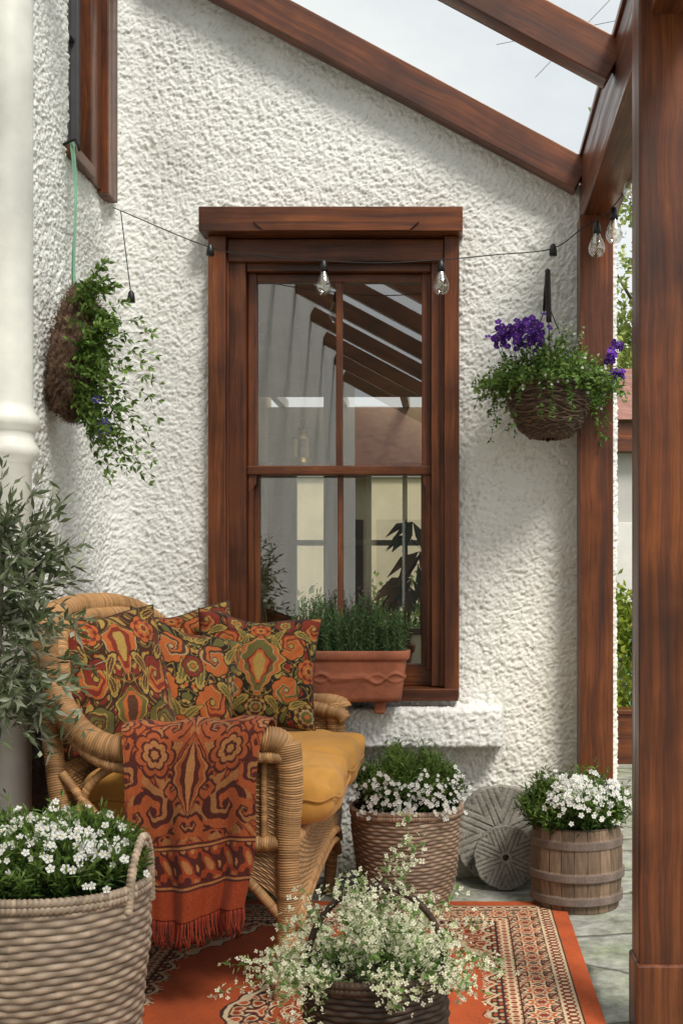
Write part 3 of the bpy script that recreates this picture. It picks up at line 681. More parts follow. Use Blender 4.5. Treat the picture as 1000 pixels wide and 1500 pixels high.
for k in range(96):
    o=np.array([-1.215,3.74,1.88])+np.array([rng.uniform(-.03,.02),rng.normal()*.03,rng.uniform(-.20,.20)])
    hz=(o[2]-1.88)/.19
    d=np.array([.6+.5*rng.random(),-.15+rng.normal()*.3,.6*hz+.25+rng.normal()*.3]); d/=np.linalg.norm(d); Ln=.06+.11*rng.random()
    if hz<-.4: d[2]-=.6
    if k<13: d=np.array([1,.1,.45-.12*k]); d/=np.linalg.norm(d); Ln=.20+.009*k; o[2]=1.95-.02*k
    t=np.linspace(.0,1,10); Pp=o+d*(Ln*t)[:,None]; Pp[:,2]-=.04*t**2
    f.stems(Pp[:-1],Pp[1:],.0026,(.08,.07,.03))
    m=rng.integers(1,10,26); mf=rng.random((26,1)); f.leaves(Pp[m],d*.7+rng.normal(size=(26,3))*.8,.020+.012*rng.random(26),.012,G1*.7*(1-mf)+G2*1.2*mf,droop=.1)
f.flowers(np.array([[-1.13,3.7,1.64],[-1.12,3.71,1.625],[-1.14,3.7,1.61],[-1.15,3.7,1.72],[-1.125,3.7,1.648]]),np.array([[.3,-1,.2]]*5),.032,(.10,.08,.42))
for k in range(7):
    o=np.array([-1.22+.02*k,3.76,1.72]); t=np.linspace(0,1,9); Pp=o+np.stack([.03*t,0*t,-(.10+.02*k)*t],1); f.stems(Pp[:-1],Pp[1:],.002,(.1,.07,.06))
    m=rng.integers(0,9,26); f.leaves(Pp[m],rng.normal(size=(26,3))-np.array([0,0,.6]),.024,.009,G1*1.2)
f.out('trailing_foliage',wb)
tube('hook',[(-1.335,3.93,2.0+.62),(-1.29,3.93,2.64),(-1.28,3.93,2.60)],.005,M_iron,wb,nseg=6)
tube('hanging_loop',[(-1.262,3.83,2.07),(-1.258,3.83,2.13),(-1.25,3.83,2.07)],.004,M_iron,wb,nseg=6)
M_rib=flat('green_ribbon',(.22,.45,.30),.6)
V=[];
for t in np.linspace(0,1,12):
    y=3.94-.10*t; z=2.64-.54*t; x=-1.315+.055*t+.008*math.sin(t*5); V+=[(x,y-.005,z),(x+.004,y+.010,z)]
mk('green_ribbon',V,[(2*i,2*i+1,2*i+3,2*i+2) for i in range(11)],M_rib,wb)
mk('green_ribbon_loop',[(v[0]+.006-.014*(i/24),v[1]-.012*(i/24)+.01,v[2]) for i,v in enumerate(V)],[(2*i,2*i+1,2*i+3,2*i+2) for i in range(11)],M_rib,wb)

ot=E('olive_tree',(-1.13,2.93,0))
tube('trunk',[(-1.17,2.93,.3),(-1.18,2.94,.6),(-1.165,2.93,.9),(-1.15,2.93,1.2)],[.016,.014,.012,.008],M_attr,ot,(.22,.20,.16),nseg=10)
lathe('pot',[(0,0),(.10,0),(.13,.33),(.14,.33),(.14,.36),(.12,.36),(.115,.33),(0,.33)],(-1.22,2.95,0),M_terra,ot)
f=Fo()
for k in range(150):
    z0=rng.uniform(.82,1.26); o=np.array([-1.16,2.93,z0]); a=rng.uniform(0,6.28)
    d=np.array([math.cos(a)*.8+.10,math.sin(a)*.4-.05,rng.uniform(-.25,.75)]); 
    if z0<.95: d[2]=rng.uniform(-.5,.1)
    d/=np.linalg.norm(d); Ln=rng.uniform(.10,.24); t=np.linspace(0,1,10); Pp=o+d*(Ln*t)[:,None]; Pp[:,2]+=.03*t**2*np.sign(d[2])
    f.stems(Pp[:-1],Pp[1:],.0035,(.20,.19,.14))
    m=rng.integers(1,10,18); lc=np.where(rng.random((18,1))<.42,(.33,.36,.26),(.115,.15,.07)); f.leaves(Pp[m],d*.7+rng.normal(size=(18,3))*.6,.036+.018*rng.random(18),.012,lc,var=.25)
f.out('olive_leaves',ot)

# ------------------------------------------------------------------ sofa
so=E('wicker_sofa',(-.8,3.7,0))
WK=(.43,.235,.10)
T=lambda n,p,r,wrap=.0065,col=WK,ns=14: tube(n,p,r,M_wick,so,col,wrap=wrap,nseg=ns)
roll=[(-.465,3.12,.690),(-.50,3.10,.712),(-.62,3.09,.71),(-.8,3.085,.69),(-.92,3.09,.69),(-1.01,3.10,.735),(-1.08,3.12,.83),(-1.13,3.17,.94),(-1.155,3.28,1.02),(-1.17,3.48,1.055),(-1.175,3.75,1.065),(-1.165,4.0,1.06),(-1.13,4.22,1.02),(-1.05,4.32,.93),(-.9,4.34,.8),(-.7,4.33,.74),(-.46,4.29,.70),(-.42,4.28,.67)]
T('arm_and_back_roll',roll,[.034]*4+[.036]*8+[.034]*4)
T('inner_roll',[(p[0]+(.033 if i>6 and i<13 else .01),p[1]+(.042 if i<8 else (-.042 if i>12 else 0)),p[2]-.032) for i,p in enumerate(roll)],.024)
T('outer_roll',[(p[0]+.012,p[1]-.006,p[2]-.048) for i,p in enumerate(roll[:9])],.016)
for nm,y in (('near',3.12),('far',4.28)):
    T('front_post_'+nm,[(-.46,y,.70),(-.450,y,.60),(-.455,y,.45),(-.455,y,.30),(-.46,y,.22)],[.039,.034,.031,.029,.027])
    T('front_leg_'+nm,[(-.46,y,.24),(-.465,y-.005,.12),(-.475,y-.01,0.0)],[.026,.022,.019])
    T('rear_leg_'+nm,[(-1.13,y+.04,.92),(-1.08,y+.01,.6),(-1.05,y,.35),(-1.09,y,0.0)],[.026,.025,.023,.020])
T('seat_rail_front',[(-.45,3.12,.43),(-.43,3.7,.43),(-.45,4.28,.43)],.020)
T('seat_rail_near',[(-.45,3.12,.43),(-1.06,3.12,.42)],.020); T('seat_rail_far',[(-.45,4.28,.43),(-1.06,4.28,.42)],.020)
for y in (3.115,4.285):
    T('side_loop_a',[(-1.03,y,.44),(-.99,y,.58),(-.90,y,.64),(-.82,y,.60),(-.79,y,.44)],.012)
    T('side_loop_b',[(-1.06,y-.003,.62),(-.98,y-.004,.52),(-.90,y-.005,.44)],.011)
    T('lower_brace',[(-1.06,y,.22),(-.9,y,.36),(-.75,y,.40),(-.6,y,.36),(-.46,y,.22)],.013)
    for x in (-.73,-.66,-.59,-.52): T('spindle',[(x,y+.004,.44),(x,y+.004,.68)],.009,ns=8)
def panel(name,fn,nu,nv,U,W,du=.020,dw=.0085,amp=.006,flip=False,col=WK):
    a=np.linspace(0,1,nu)[None,:]+np.zeros((nv,1)); b=np.linspace(0,1,nv)[:,None]+np.zeros((1,nu))
    P=np.stack(fn(a,b),-1); Hh,C=weave(a*U,b*W,du,dw,amp,col)
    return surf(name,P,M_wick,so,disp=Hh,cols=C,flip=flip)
panel('near_side_panel',lambda a,b:(-.80+.34*a,3.128+0*a,.25+.10*(1-4*(a-.5)**2)*(1-b)*1+.42*b),180,260,.34,.42)
panel('far_side_panel',lambda a,b:(-1.0+.54*a,4.27+0*a,.40+.28*b),180,160,.54,.28)
panel('front_apron',lambda a,b:(-.435+.02*np.sin(np.pi*a),3.13+1.14*a,(.21+.11*np.sin(np.pi*a)**.7)*(1-b)+.43*b),420,150,1.14,.22)
T('apron_arch',[(-.437+.02*math.sin(math.pi*a),3.13+1.14*a,.205+.11*math.sin(math.pi*a)**.7) for a in np.linspace(0,1,12)],.015)
T('apron_arch_low',[(-.437+.02*math.sin(math.pi*a),3.13+1.14*a,.15+.13*math.sin(math.pi*a)**.6) for a in np.linspace(0,1,12)],.011)
panel('back_panel',lambda a,b:(-1.06-.10*b,3.15+1.14*a,.40+.64*b),420,300,1.14,.66)
panel('seat_deck',lambda a,b:(-.45-.6*b,3.13+1.14*a,.425+0*a),300,160,1.14,.6)
M_must=attrmat('mustard_cotton',.8,0,260,.35,.2,.1)
def seatc(name,y0,y1,sd):
    nu,nv=170,100
    th=np.linspace(0,2*np.pi,nu,endpoint=False)[None,:]; ph=np.linspace(-np.pi/2,np.pi/2,nv)[:,None]
    pw=lambda x,p:np.sign(x)*np.abs(x)**p
    cx_,cy_=-.70,(y0+y1)/2; ax,ay,az=.365,(y1-y0)/2,.080
    cz=pw(np.cos(ph),.28); X_=pw(np.cos(th),.32)*cz; Y_=pw(np.sin(th),.32)*cz; Z_=pw(np.sin(ph),.62)+0*th
    x=cx_+ax*X_; y=cy_+ay*Y_; z=.53+az*Z_
    puff=(1-X_**2*.8)*(1-Y_**2*.8)*.018*np.sign(Z_); z=z+puff
    wr=.005*np.sin((y-cy_)*46+7*np.sin((x)*9+sd))*ss(.5,1.,X_)*(.4+.6*np.abs(np.sin(y*13+sd)))+.006*nz(x,y,z,14,int(y0*10))+.003*nz(x,y,z,34,int(y0*10)+1)
    crease=-.012*np.exp(-((y-cy_-.06*np.sin(x*14))/.012)**2)*ss(.2,.9,X_)*ss(-.2,.3,Z_)
    z=z+wr+crease; x=x+wr*1.6-.004*np.abs(np.sin(y*60+sd))*ss(.85,1,X_)*(1-np.abs(Z_))
    C=np.ones(x.shape+(3,))*pal(.52,.255,.055)*(1+.08*nz(x,y,z,12,2))[...,None]
    surf(name,np.stack([x,y,z],-1),M_must,so,cols=C,close=True,flip=True)
    pts=[(cx_+(ax+.003)*math.copysign(abs(math.cos(t))**.32,math.cos(t)),cy_+(ay+.003)*math.copysign(abs(math.sin(t))**.32,math.sin(t)),.53+.005*math.sin(t*9+sd)) for t in np.linspace(0,2*math.pi,90)]
    tube('piping',pts,.0045,M_must,so,(.42,.20,.045),nseg=6,smoothp=False)
seatc('seat_cushion_near',3.19,3.70,0); seatc('seat_cushion_far',3.70,4.22,2)
MUS=pal(.36,.225,.055); ORG=pal(.42,.108,.028); RED=pal(.19,.030,.017); DB=pal(.028,.021,.013); OLV=pal(.125,.105,.030); CRM=pal(.44,.31,.14); BRN=pal(.09,.036,.018)
def curl(C,U,v,cx,cy,R,dirn,ph,cols):
    dx=U-cx; dy=v-cy; r=np.hypot(dx,dy)+1e-6; th=np.arctan2(dy,dx)
    R2=R*(1+.13*np.abs(np.sin(3.5*th+ph))); inn=r<R2
    g=((dirn*th+ph)/(2*np.pi)+.42*np.log(r/R)+.05*np.sin(th*5))%1
    C[r<R2*1.08]=DB; C[inn]=cols[1]; m=inn&(g<.52); C[m]=cols[0]; m=inn&(g>.05)&(g<.46); C[m]=cols[2]; m=inn&(g>.17)&(g<.33); C[m]=cols[1]
    C[r<R*.22]=DB; C[r<R*.17]=cols[0]
def ogee(C,U,v,cx,cy,w,h,cols,sc=.06,nsc=30):
    s=(v-cy+h)/(2*h); ok=(s>0)&(s<1); s2=np.clip(s,1e-4,1-1e-4)
    hw=w*np.sin(np.pi*s2)**.8*(1-.35*np.cos(2*np.pi*s2-.9))*(1+sc*np.sin(nsc*s2))
    d=np.maximum(np.abs(U-cx)/hw,np.abs(2*s2-1)**2.2)
    for lim,cc in cols: C[ok&(d<lim)]=cc
def rosette(C,U,v,cx,cy,R,n,cols,ph=0,amp=.13,asp=1.):
    dx=U-cx; dy=(v-cy)/asp; th=np.arctan2(dy,dx); r0=np.hypot(dx,dy)
    d=r0/(R*(1-amp+amp*2*np.abs(np.cos(n*.5*th+ph))**.6)); d2=r0/(R*(1-amp+amp*2*np.abs(np.sin(n*.5*th+ph))**.6))
    for i,(lim,cc) in enumerate(cols): C[(d if i%3!=2 else d2)<lim]=cc
    C[(np.abs(np.cos(n*.5*th+ph))<.12)&(d<.92)&(d>.45)]=BRN
def leafm(C,U,v,cx,cy,an,L,W,c1,c2):
    du=(U-cx)*math.cos(an)+(v-cy)*math.sin(an); dv=-(U-cx)*math.sin(an)+(v-cy)*math.cos(an)+.9*du**2
    d=np.hypot(du/L,dv/(W*(1-1.2*du/L*.5)*(1+.12*np.sin(du*90)))); C[d<1.15]=DB; C[d<1]=c1; C[d<.68]=c2; C[(np.abs(dv)<W*.09)&(d<.9)]=c1
FA=[(1.12,DB),(1.03,ORG),(.80,RED),(.62,ORG),(.36,MUS),(.24,RED)]
FB=[(1.12,DB),(1.03,MUS),(.84,BRN),(.62,CRM*.8),(.46,OLV),(.2,ORG)]
FC=[(1.12,DB),(1.03,RED),(.80,BRN*1.5),(.55,MUS),(.36,OLV),(.2,ORG)]
def damask(u,v,sd):
    U=np.abs(u) if sd!=2 else np.abs(u+.15*np.sin(2*v)); C=np.ones(u.shape+(3,))*(DB,DB,BRN*1.2,BRN*.7)[sd]
    a=U+.05*np.sin(7*v+sd); b=v+.05*np.sin(8*U+2*sd)
    f1=np.sin(9*a+2.6*np.sin(5*b+sd)+.6)*np.cos(8*b+2.3*np.sin(6.3*a+sd*1.7)); f2=np.sin(27*a+2*np.sin(13*b))*np.sin(25*b+2*np.sin(15*a))
    C[np.abs(f1)<.05]=MUS*.8; C[f1>.50]=(OLV,ORG,ORG,RED)[sd]; C[(f1>.25)&(f2>.4)]=MUS; C[(f1<-.25)&(f2>.45)]=(ORG,MUS,RED,ORG)[sd]; C[(f1<-.62)]=(RED,OLV,MUS,MUS)[sd]
    if sd==0:
        curl(C,U,v,.52,.40,.23,1,.5,(MUS,ORG,RED)); curl(C,U,v,.48,-.40,.22,-1,1,(CRM*.8,ORG,OLV)); rosette(C,U,v,.88,-.02,.19,7,FA); curl(C,U,v,.9,.78,.22,-1,2,(MUS,RED,ORG)); rosette(C,U,v,.86,-.80,.20,9,FB); rosette(C,U,v,.40,.84,.15,7,FC,1)
        for q in ((.3,.62,1.0),(.74,.62,-.5),(.34,-.02,1.2),(.70,-.60,.4),(.28,-.66,-.9),(.24,.45,1.9)): leafm(C,U,v,*q,.19,.06,MUS,OLV)
        ogee(C,U,v,0,.02,.30,.56,[(1.15,DB),(1.06,MUS),(.95,ORG),(.74,CRM*.8),(.68,OLV)],.10,34)
        ogee(C,U,v,0,-.02,.16,.34,[(1,RED),(.72,ORG),(.45,MUS)],.12,22); rosette(C,U,v,0,.72,.15,5,FA,1.5)
        rosette(C,U,v,0,-.74,.15,7,FB)
    elif sd==1:
        curl(C,U,v,.36,.34,.25,1,0,(CRM*.8,ORG,BRN)); curl(C,U,v,.42,-.35,.25,-1,2,(MUS,ORG,RED)); rosette(C,U,v,.88,.05,.19,7,FB); curl(C,U,v,.85,-.75,.2,1,1,(ORG,RED,MUS)); curl(C,U,v,.85,.72,.22,-1,1,(MUS,OLV,ORG))
        for q in ((.15,.75,.7),(.65,.55,1.1),(.14,-.02,1.5),(.12,-.58,.9),(.64,-.1,-.5)): leafm(C,U,v,*q,.20,.07,MUS,OLV)
        rosette(C,U,v,0,.10,.14,5,FC); rosette(C,U,v,.05,-.85,.15,7,FA); rosette(C,U,v,.10,.92,.14,5,FC)
    elif sd==3:
        ogee(C,U,v,0,.38,.22,.42,[(1.12,DB),(1.03,CRM*.8),(.92,ORG),(.6,RED),(.3,MUS)],.1,20); ogee(C,U,v,0,-.52,.2,.34,[(1.12,DB),(1.03,MUS),(.9,OLV),(.6,ORG),(.35,BRN)],.1,20)
        curl(C,U,v,.50,-.05,.23,-1,1,(MUS,RED,ORG)); rosette(C,U,v,.48,.60,.19,7,FA); curl(C,U,v,.52,-.66,.22,1,2,(MUS,OLV,BRN)); rosette(C,U,v,.93,.28,.17,5,FC); curl(C,U,v,.92,-.42,.18,1,0,(ORG,BRN,MUS))
        for q in ((.28,-.12,1.2),(.72,.3,.6),(.75,-.75,.6),(.26,.10,-1.1),(.75,.85,.2),(.1,-.85,.5)): leafm(C,U,v,*q,.19,.06,MUS,BRN)
    else:
        curl(C,U,v,.4,.5,.28,1,0,(MUS,ORG,RED)); rosette(C,U,v,.85,-.1,.22,7,FA); rosette(C,U,v,.1,-.1,.22,9,FB); rosette(C,U,v,.85,.7,.2,7,FC); curl(C,U,v,.5,-.7,.26,1,0,(ORG,OLV,MUS)); rosette(C,U,v,.0,.85,.18,7,FA)
    return C
def cushion(name,c,n,roll,w,h,t,sd,scale=1.,off=(0,0)):
    n=Vector(n).normalized(); up=(Vector((0,0,1))-n*n.z).normalized(); rt=up.cross(n).normalized()
    q=Matrix.Rotation(roll,3,n); up=q@up; rt=q@rt
    k=240; g=np.linspace(-1,1,k); g=np.sign(g)*(1-(1-np.abs(g))**1.2)
    U,V_=np.meshgrid(g,g)
    xx=U*w*(1-.085*(1-V_**2)*np.abs(U)); yy=V_*h*(1-.085*(1-U**2)*np.abs(V_))
    th_=t*((1-U**2)*(1-V_**2)+1e-9)**.42
    wr=.010*nz(U*3,V_*3,0,1.4,sd+20)*(np.abs(U)+np.abs(V_))*((1-U**2)*(1-V_**2))**.3 + .007*np.cos(U*16+V_*3+sd)*ss(.5,.95,np.abs(V_))*(1-V_**2)**.5+.007*np.cos(V_*15+sd)*ss(.5,.95,np.abs(U))*(1-U**2)**.5
    yy=yy-.022*np.exp(-((U+.1)**2*5))*ss(.3,1,V_)
    C=damask(U*scale+off[0],V_*scale+off[1],sd)*pal(.84,.86,.95)*(.74+.42*rng.random(U.shape+(1,)))*(1+.14*nz(U,V_,0,3,sd)[...,None])
    Vs=[];Fs=[];Cs=[]
    for s_,fl in ((1,False),(-1,True)):
        zz=s_*th_+wr
        P=np.array(c)+xx[...,None]*np.array(rt)+yy[...,None]*np.array(up)+zz[...,None]*np.array(n)
        F=gfaces(k,k); F=F[:,::-1] if fl else F
        Fs.append(F+len(Vs)*k*k); Vs.append(P.reshape(-1,3)); Cs.append(C.reshape(-1,3))
    mk(name,np.vstack(Vs),np.vstack(Fs),M_fab,so,np.vstack(Cs))
    idx=[(0,i) for i in range(0,k,12)]+[(i,k-1) for i in range(0,k,12)]+[(k-1,i) for i in range(k-1,0,-12)]+[(i,0) for i in range(k-1,0,-12)]
    Pm=np.array(c)+xx[...,None]*np.array(rt)+yy[...,None]*np.array(up)+wr[...,None]*np.array(n)
    tube(name+'_piping',[tuple(Pm[i]) for i in idx],.0042,M_fab,so,DB*1.5,nseg=6,smoothp=False)
cushion('patterned_cushion_a',(-.70,4.05,.835),(.28,-1,.32),-.10,.215,.205,.075,0)
cushion('patterned_cushion_b',(-.97,4.12,.86),(.45,-1,.3),.12,.20,.20,.07,2)
cushion('patterned_cushion_c',(-.885,3.70,.825),(.75,-.85,.42),-.34,.20,.195,.085,1,.9)
cushion('patterned_cushion_d',(-1.02,3.42,.85),(.90,-.72,.35),.02,.20,.22,.085,3,.95)
# throw
prof=np.array([(3.27,.60),(3.235,.68),(3.19,.745),(3.13,.768),(3.075,.766),(3.037,.745),(3.020,.69),(3.012,.60),(3.01,.45),(3.0,.28)])
pc=catmull(np.c_[prof,np.zeros(len(prof))],.003)[:,:2]; sl=np.concatenate([[0],np.cumsum(np.linalg.norm(np.diff(pc,axis=0),axis=1))]); Lt=sl[-1]
nv,nu=420,270
s_=np.linspace(0,Lt,nv); Yt=np.interp(s_,sl,pc[:,0])[:,None]; Zt=np.interp(s_,sl,pc[:,1])[:,None]
a=np.linspace(0,1,nu)[None,:]; hang=np.clip((s_-.30)/(Lt-.30),0,1)[:,None]
xl=-.885+.06*hang; xr=-.500-.045*hang
X_=xl+(xr-xl)*a+.008*np.sin(hang*7+a*3); Y_=Yt-.018*hang*np.sin(a*13+1+hang)-.009*np.sin(a*29+hang*2)*hang-.012*hang; Z_=Zt-.016*(1-a)+.005*np.sin(a*17)*(1-hang)-.014*hang*np.sin(a*5)
uu=(a-.5)*2+0*hang; vv=(Lt-s_)[:,None]/.19+0*a
UU=np.abs(uu)
TB=pal(.31,.075,.026); TM=pal(.075,.020,.016); TO=pal(.36,.15,.055)
Ct=np.ones((nv,nu,3))*TB
wa=UU+.06*np.sin(vv*6); wb_=vv+.06*np.sin(UU*7)
f1=np.sin(9*wa+2.4*np.sin(5*wb_)+.4)*np.cos(7.5*wb_+2*np.sin(6*wa)); f2=np.sin(30*wa)*np.sin(26*wb_+2*np.sin(9*wa))
Ct[f1>.45]=TO*.9; Ct[np.abs(f1)<.10]=TM; Ct[(f1<-.3)&(f2>.3)]=TM; Ct[(f1<-.65)]=TO*.85
def sp2(cx,cy,R,dr,ph,flo=False):
    dx=UU-cx; dy=(vv-cy)*.95; r=np.hypot(dx,dy)+1e-6; th=np.arctan2(dy,dx)
    if flo:
        d=r/(R*(.86+.28*np.abs(np.cos(3.5*th+ph))**.6))
        for lim,cc in ((1.1,TM),(.95,TB),(.72,TM),(.60,TO),(.35,TM),(.2,TO)): Ct[d<lim]=cc
        return
    inn=r<R*(1+.14*np.abs(np.sin(3.5*th+ph))); g=((dr*th+ph)/(2*np.pi)+.42*np.log(r/R)+.05*np.sin(5*th))%1
    Ct[inn]=TB*1.05; Ct[inn&(g<.55)]=TM; Ct[inn&(g>.17)&(g<.36)]=TO*.85; Ct[r<R*.18]=TM
for q in ((.55,1.45,.30,1,0),(.56,2.20,.26,0,1,True),(.55,3.0,.30,1,2),(.05,1.25,.16,1,0),(.98,1.85,.22,1,1),(.98,2.65,.2,0,1,True),(.30,2.55,.15,1,1),(.85,1.35,.15,-1,1),(.28,1.75,.13,1,1)): sp2(*q)
for cy_,hh_ in ((1.85,.5),(2.95,.45)):
    s=(vv-cy_+hh_)/(2*hh_); ok=(s>0)&(s<1); s2=np.clip(s,1e-4,1-1e-4); hw=.24*np.sin(np.pi*s2)**.8*(1-.35*np.cos(2*np.pi*s2-.9))*(1+.1*np.sin(30*s2)); d=UU/hw
    for lim,cc in ((1,TM),(.82,TO),(.70,TB),(.45,TM),(.2,TO)): Ct[ok&(d<lim)]=cc
dist=(Lt-s_)[:,None]+0*a
ms=dist<.19; Ct[ms]=pal(.28,.05,.018)
mb=(dist>.085)&(dist<.175); g2=np.sin(a*38+.6*np.sin(dist*90))*np.cos((dist-.13)*62)+.3*np.sin(a*76+dist*100); Ct[mb&(g2>.1)]=TM; Ct[mb&(g2>.75)]=TO; Ct[mb&(g2<-.6)]=TO
for q0 in (.185,.175,.085,.075): Ct[np.abs(dist-q0)<.003]=TM
Ct[np.abs(dist-.18)<.003]=TO; Ct[np.abs(dist-.08)<.003]=TO
Ct=Ct*(.66+.58*rng.random((nv,nu,1)))*(1+.18*nz(uu,vv,0,3,31)[...,None])
tr=E('patterned_throw_blanket',(-.69,3.05,.75))
ob=surf('cloth',np.stack([X_,Y_+0*a,Z_],-1),M_fab,tr,cols=np.clip(Ct,0,.8))
md_=ob.modifiers.new('s','SOLIDIFY'); md_.thickness=.007; md_.offset=0
for i in range(84):
    t=i/83; j=int(t*(nu-1)); x,y,z=X_[-1,j],Y_[-1,j],Z_[-1,j]; l=.055+.025*random.random()
    tube('fringe_%d'%i,[(x,y,z+.004),(x+random.uniform(-.004,.004),y-.002,z-l*.5),(x+random.uniform(-.011,.011),y+random.uniform(-.004,.004),z-l)],.0022,M_fab,tr,(.28,.045,.02) if i%3 else (.14,.02,.014),nseg=5)

sl_=E('string_lights',(0,4.4,2.4))
wire=[(-1.335+.03,4.40,2.565),(-.94,4.40,2.415),(-.72,4.36,2.37),(-.50,4.34,2.345),(-.28,4.33,2.335),(-.06,4.34,2.35),(.15,4.36,2.375),(.36,4.40,2.41),(.47,4.33,2.47),(.56,4.2,2.5),(.66,3.9,2.60),(.70,3.4,2.62)]
tube('wire',wire,.0022,M_black,sl_,nseg=6)
tube('hanging_wire',[(-1.27,4.38,2.545),(-1.25,4.37,2.4),(-1.225,4.36,2.22)],.002,M_black,sl_,nseg=6)
def bulb(x,y,z,glass=True):
    lathe('socket',[(0,.045),(.007,.043),(.011,.036),(.014,.02),(.015,.0),(.0,-.001)],(x,y,z-.045),M_black,sl_,12)
    if glass:
        lathe('bulb_glass',[(.012,0),(.015,-.01),(.025,-.030),(.031,-.050),(.030,-.066),(.020,-.082),(0,-.089)],(x,y,z-.045),M_bulb,sl_,20)
        tube('filament',[(x-.005,y,z-.050),(x-.008,y,z-.085),(x,y,z-.095),(x+.008,y,z-.085),(x+.005,y,z-.050)],.0014,M_brass,sl_,nseg=5)
bulb(-.50,4.34,2.350); bulb(-.062,4.34,2.350); bulb(-.935,4.39,2.425,False); bulb(.36,4.39,2.425,False); bulb(-1.225,4.36,2.24,False)
bulb(.565,4.2,2.50); bulb(.505,4.22,2.455); bulb(.60,4.0,2.59)

co=E('neighbour_cottage',(2.8,10.5,0))
box('front_wall',1.05,5,9.5,9.6,0,2.25,M_greyw,co,0); box('cream_band',1.0,5,9.44,9.499,1.0,1.66,M_cream,co,0)
box('fascia',1.0,5.05,9.36,9.5,2.25,2.48,WX,co); box('side_wall',1.05,1.15,9.6,12,0,2.25,M_greyw,co,0)
mk('roof',[(.95,9.3,2.5),(5.1,9.3,2.5),(5.1,11.6,3.35),(.95,11.6,3.35),(5.1,13.4,2.5),(.95,13.4,2.5)],[(0,1,2,3),(3,2,4,5)],M_tile,co,smooth=False)
box('window_frame',1.28,1.9,9.42,9.45,1.02,1.68,M_white,co); box('door_green',1.36,1.50,9.40,9.43,0,1.0,M_rib,co)
def cloudleaf(name,centers,rad,n,size,cols,parent=None):
    f=Fo(); 
    for c in centers:
        d=rng.normal(size=(n,3)); d/=np.linalg.norm(d,axis=1,keepdims=True); r=rad*(.3+.75*rng.random((n,1)))*(1+.25*np.sin(d[:,:1]*9))
        P=np.array(c)+d*r; k=rng.random((n,1)); f.leaves(P,d+rng.normal(size=(n,3)),size*(.7+.6*rng.random(n)),size*.6,np.array(cols[0])*(1-k)+np.array(cols[1])*k)
    return f.out(name,parent)
tre=E('background_tree',(2.7,14,0))
tube('trunk',[(2.9,14,0),(2.8,14,1.5),(2.7,14,3.2),(2.5,14,5.3)],[.2,.15,.1,.03],M_attr,tre,(.1,.07,.05))
for k in range(9):
    a=k*.7; tube('limb_%d'%k,[(2.75,14,2.2+.3*k),(2.75+.6*math.cos(a),14+.6*math.sin(a),2.8+.32*k),(2.75+1.0*math.cos(a),14+math.sin(a),3.3+.33*k)],[.05,.03,.01],M_attr,tre,(.1,.07,.05),nseg=6)
cen=[(2.6+rng.normal()*.5,14+rng.normal()*.7,3.9+rng.normal()*.6) for k in range(30)]+[(1.95,14.1,6.5),(2.1,14,5.9)]
cloudleaf('crown',cen,.45,320,.09,((.18,.26,.07),(.44,.50,.14)),tre)
cloudleaf('garden_shrubs',[(1.0+.3*k,8.3+.2*math.sin(k*2),.35+.25*math.sin(k*1.7)+.15*(k%3)) for k in range(7)]+[(1.05,8.6,.95),(1.35,8.7,.8),(1.2,8.0,.3)],.32,700,.06,((.08,.16,.02),(.36,.42,.05)))
cloudleaf('rear_garden_hedge',[(-4+.5*k,12.5+.3*math.sin(k),.45+.3*math.sin(k*2.1)) for k in range(10)],.6,900,.10,((.06,.12,.02),(.2,.28,.06)))
gw=E('cream_garden_wall',(-2,14,0)); box('wall',-6,.9,14,14.15,0,2.5,M_cream,gw,0); box('coping',-6.05,.95,13.95,14.2,2.5,2.57,M_greyw,gw,.01)
tro2=E('wooden_trough',(1.15,7.6,0)); box('box',.9,1.5,7.5,7.7,0,.32,WX,tro2); box('rim',.88,1.52,7.48,7.72,.321,.35,WX,tro2)
ch=E('cream_house',(0,-8,0))
box('wall',-4,4,-8.2,-8,0,2.9,M_cream,ch,0)
for i,x in enumerate((-2.2,-1.2,-.2)): 
    box('pane_%d'%i,x,x+.8,-7.99,-7.97,.5,2.2,M_slate,ch,0); box('frame_%d'%i,x+.38,x+.42,-7.969,-7.95,.5,2.2,M_white,ch,0)
mk('roof',[(-4.2,-7.7,2.8),(4.2,-7.7,2.8),(4.2,-10,4.2),(-4.2,-10,4.2)],[(0,3,2,1)],M_tile,ch,smooth=False)
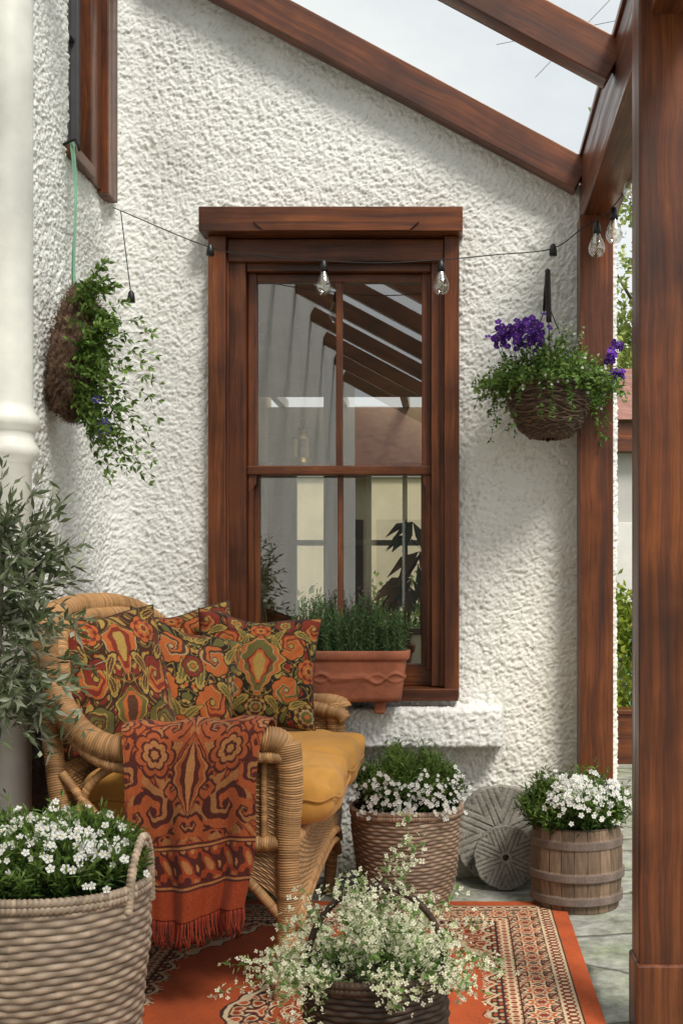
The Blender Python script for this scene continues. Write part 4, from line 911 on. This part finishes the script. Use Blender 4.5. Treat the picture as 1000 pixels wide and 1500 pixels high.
pw_=E('overhead_wires',(8,60,30))
for p in ([(2,60,33.5),(10,60,27.6)],[(4,60,27.8),(9,60,33)],[(2,60,29.5),(12,60,31.5)]): tube('wire',p,.015,M_iron,pw_,nseg=5)

# ------------------------------------------------------------------ light
el=math.radians(52); az=math.radians(146)
sd=bpy.data.lights.new('sun','SUN'); sd.energy=3.5; sd.angle=math.radians(17); sd.color=(1,.94,.85)
so_=bpy.data.objects.new('sun',sd); COL.objects.link(so_)
dirv=Vector((math.sin(az)*math.cos(el),math.cos(az)*math.cos(el),math.sin(el)))
so_.rotation_euler=dirv.to_track_quat('Z','Y').to_euler(); so_.location=(3,-6,9)
w=bpy.data.worlds.new('World'); S.world=w; w.use_nodes=True; nt=w.node_tree; bg=nt.nodes['Background']
sk=nt.nodes.new('ShaderNodeTexSky'); sk.sky_type='NISHITA'; sk.sun_disc=False; sk.sun_elevation=el; sk.sun_rotation=az
tc=nt.nodes.new('ShaderNodeTexCoord'); mp=nt.nodes.new('ShaderNodeMapping'); mp.inputs['Scale'].default_value=(1,1,2.2); nt.links.new(tc.outputs['Generated'],mp.inputs[0])
n=noise(nt,mp.outputs[0],3.2,6,.55); fc=ramp(nt,n,[(.34,(.76,)*3),(.6,(.99,)*3)])
mx=nt.nodes.new('ShaderNodeMix'); mx.data_type='RGBA'; nt.links.new(fc,mx.inputs[0]); nt.links.new(sk.outputs[0],mx.inputs[6]); mx.inputs[7].default_value=(6.9,7.05,6.95,1)
nt.links.new(mx.outputs[2],bg.inputs[0]); bg.inputs[1].default_value=.14
cd=bpy.data.cameras.new('camera'); cam=bpy.data.objects.new('camera',cd); COL.objects.link(cam); S.camera=cam
cam.location=(0,0,1.1); cam.rotation_euler=(math.pi/2,0,0)
cd.sensor_width=36; cd.sensor_fit='AUTO'; cd.lens=40.8; cd.shift_x=-170/1500; cd.shift_y=120/1500; cd.clip_start=.05; cd.clip_end=1000
S.view_settings.view_transform='Standard'; S.view_settings.look='None'; S.view_settings.exposure=0
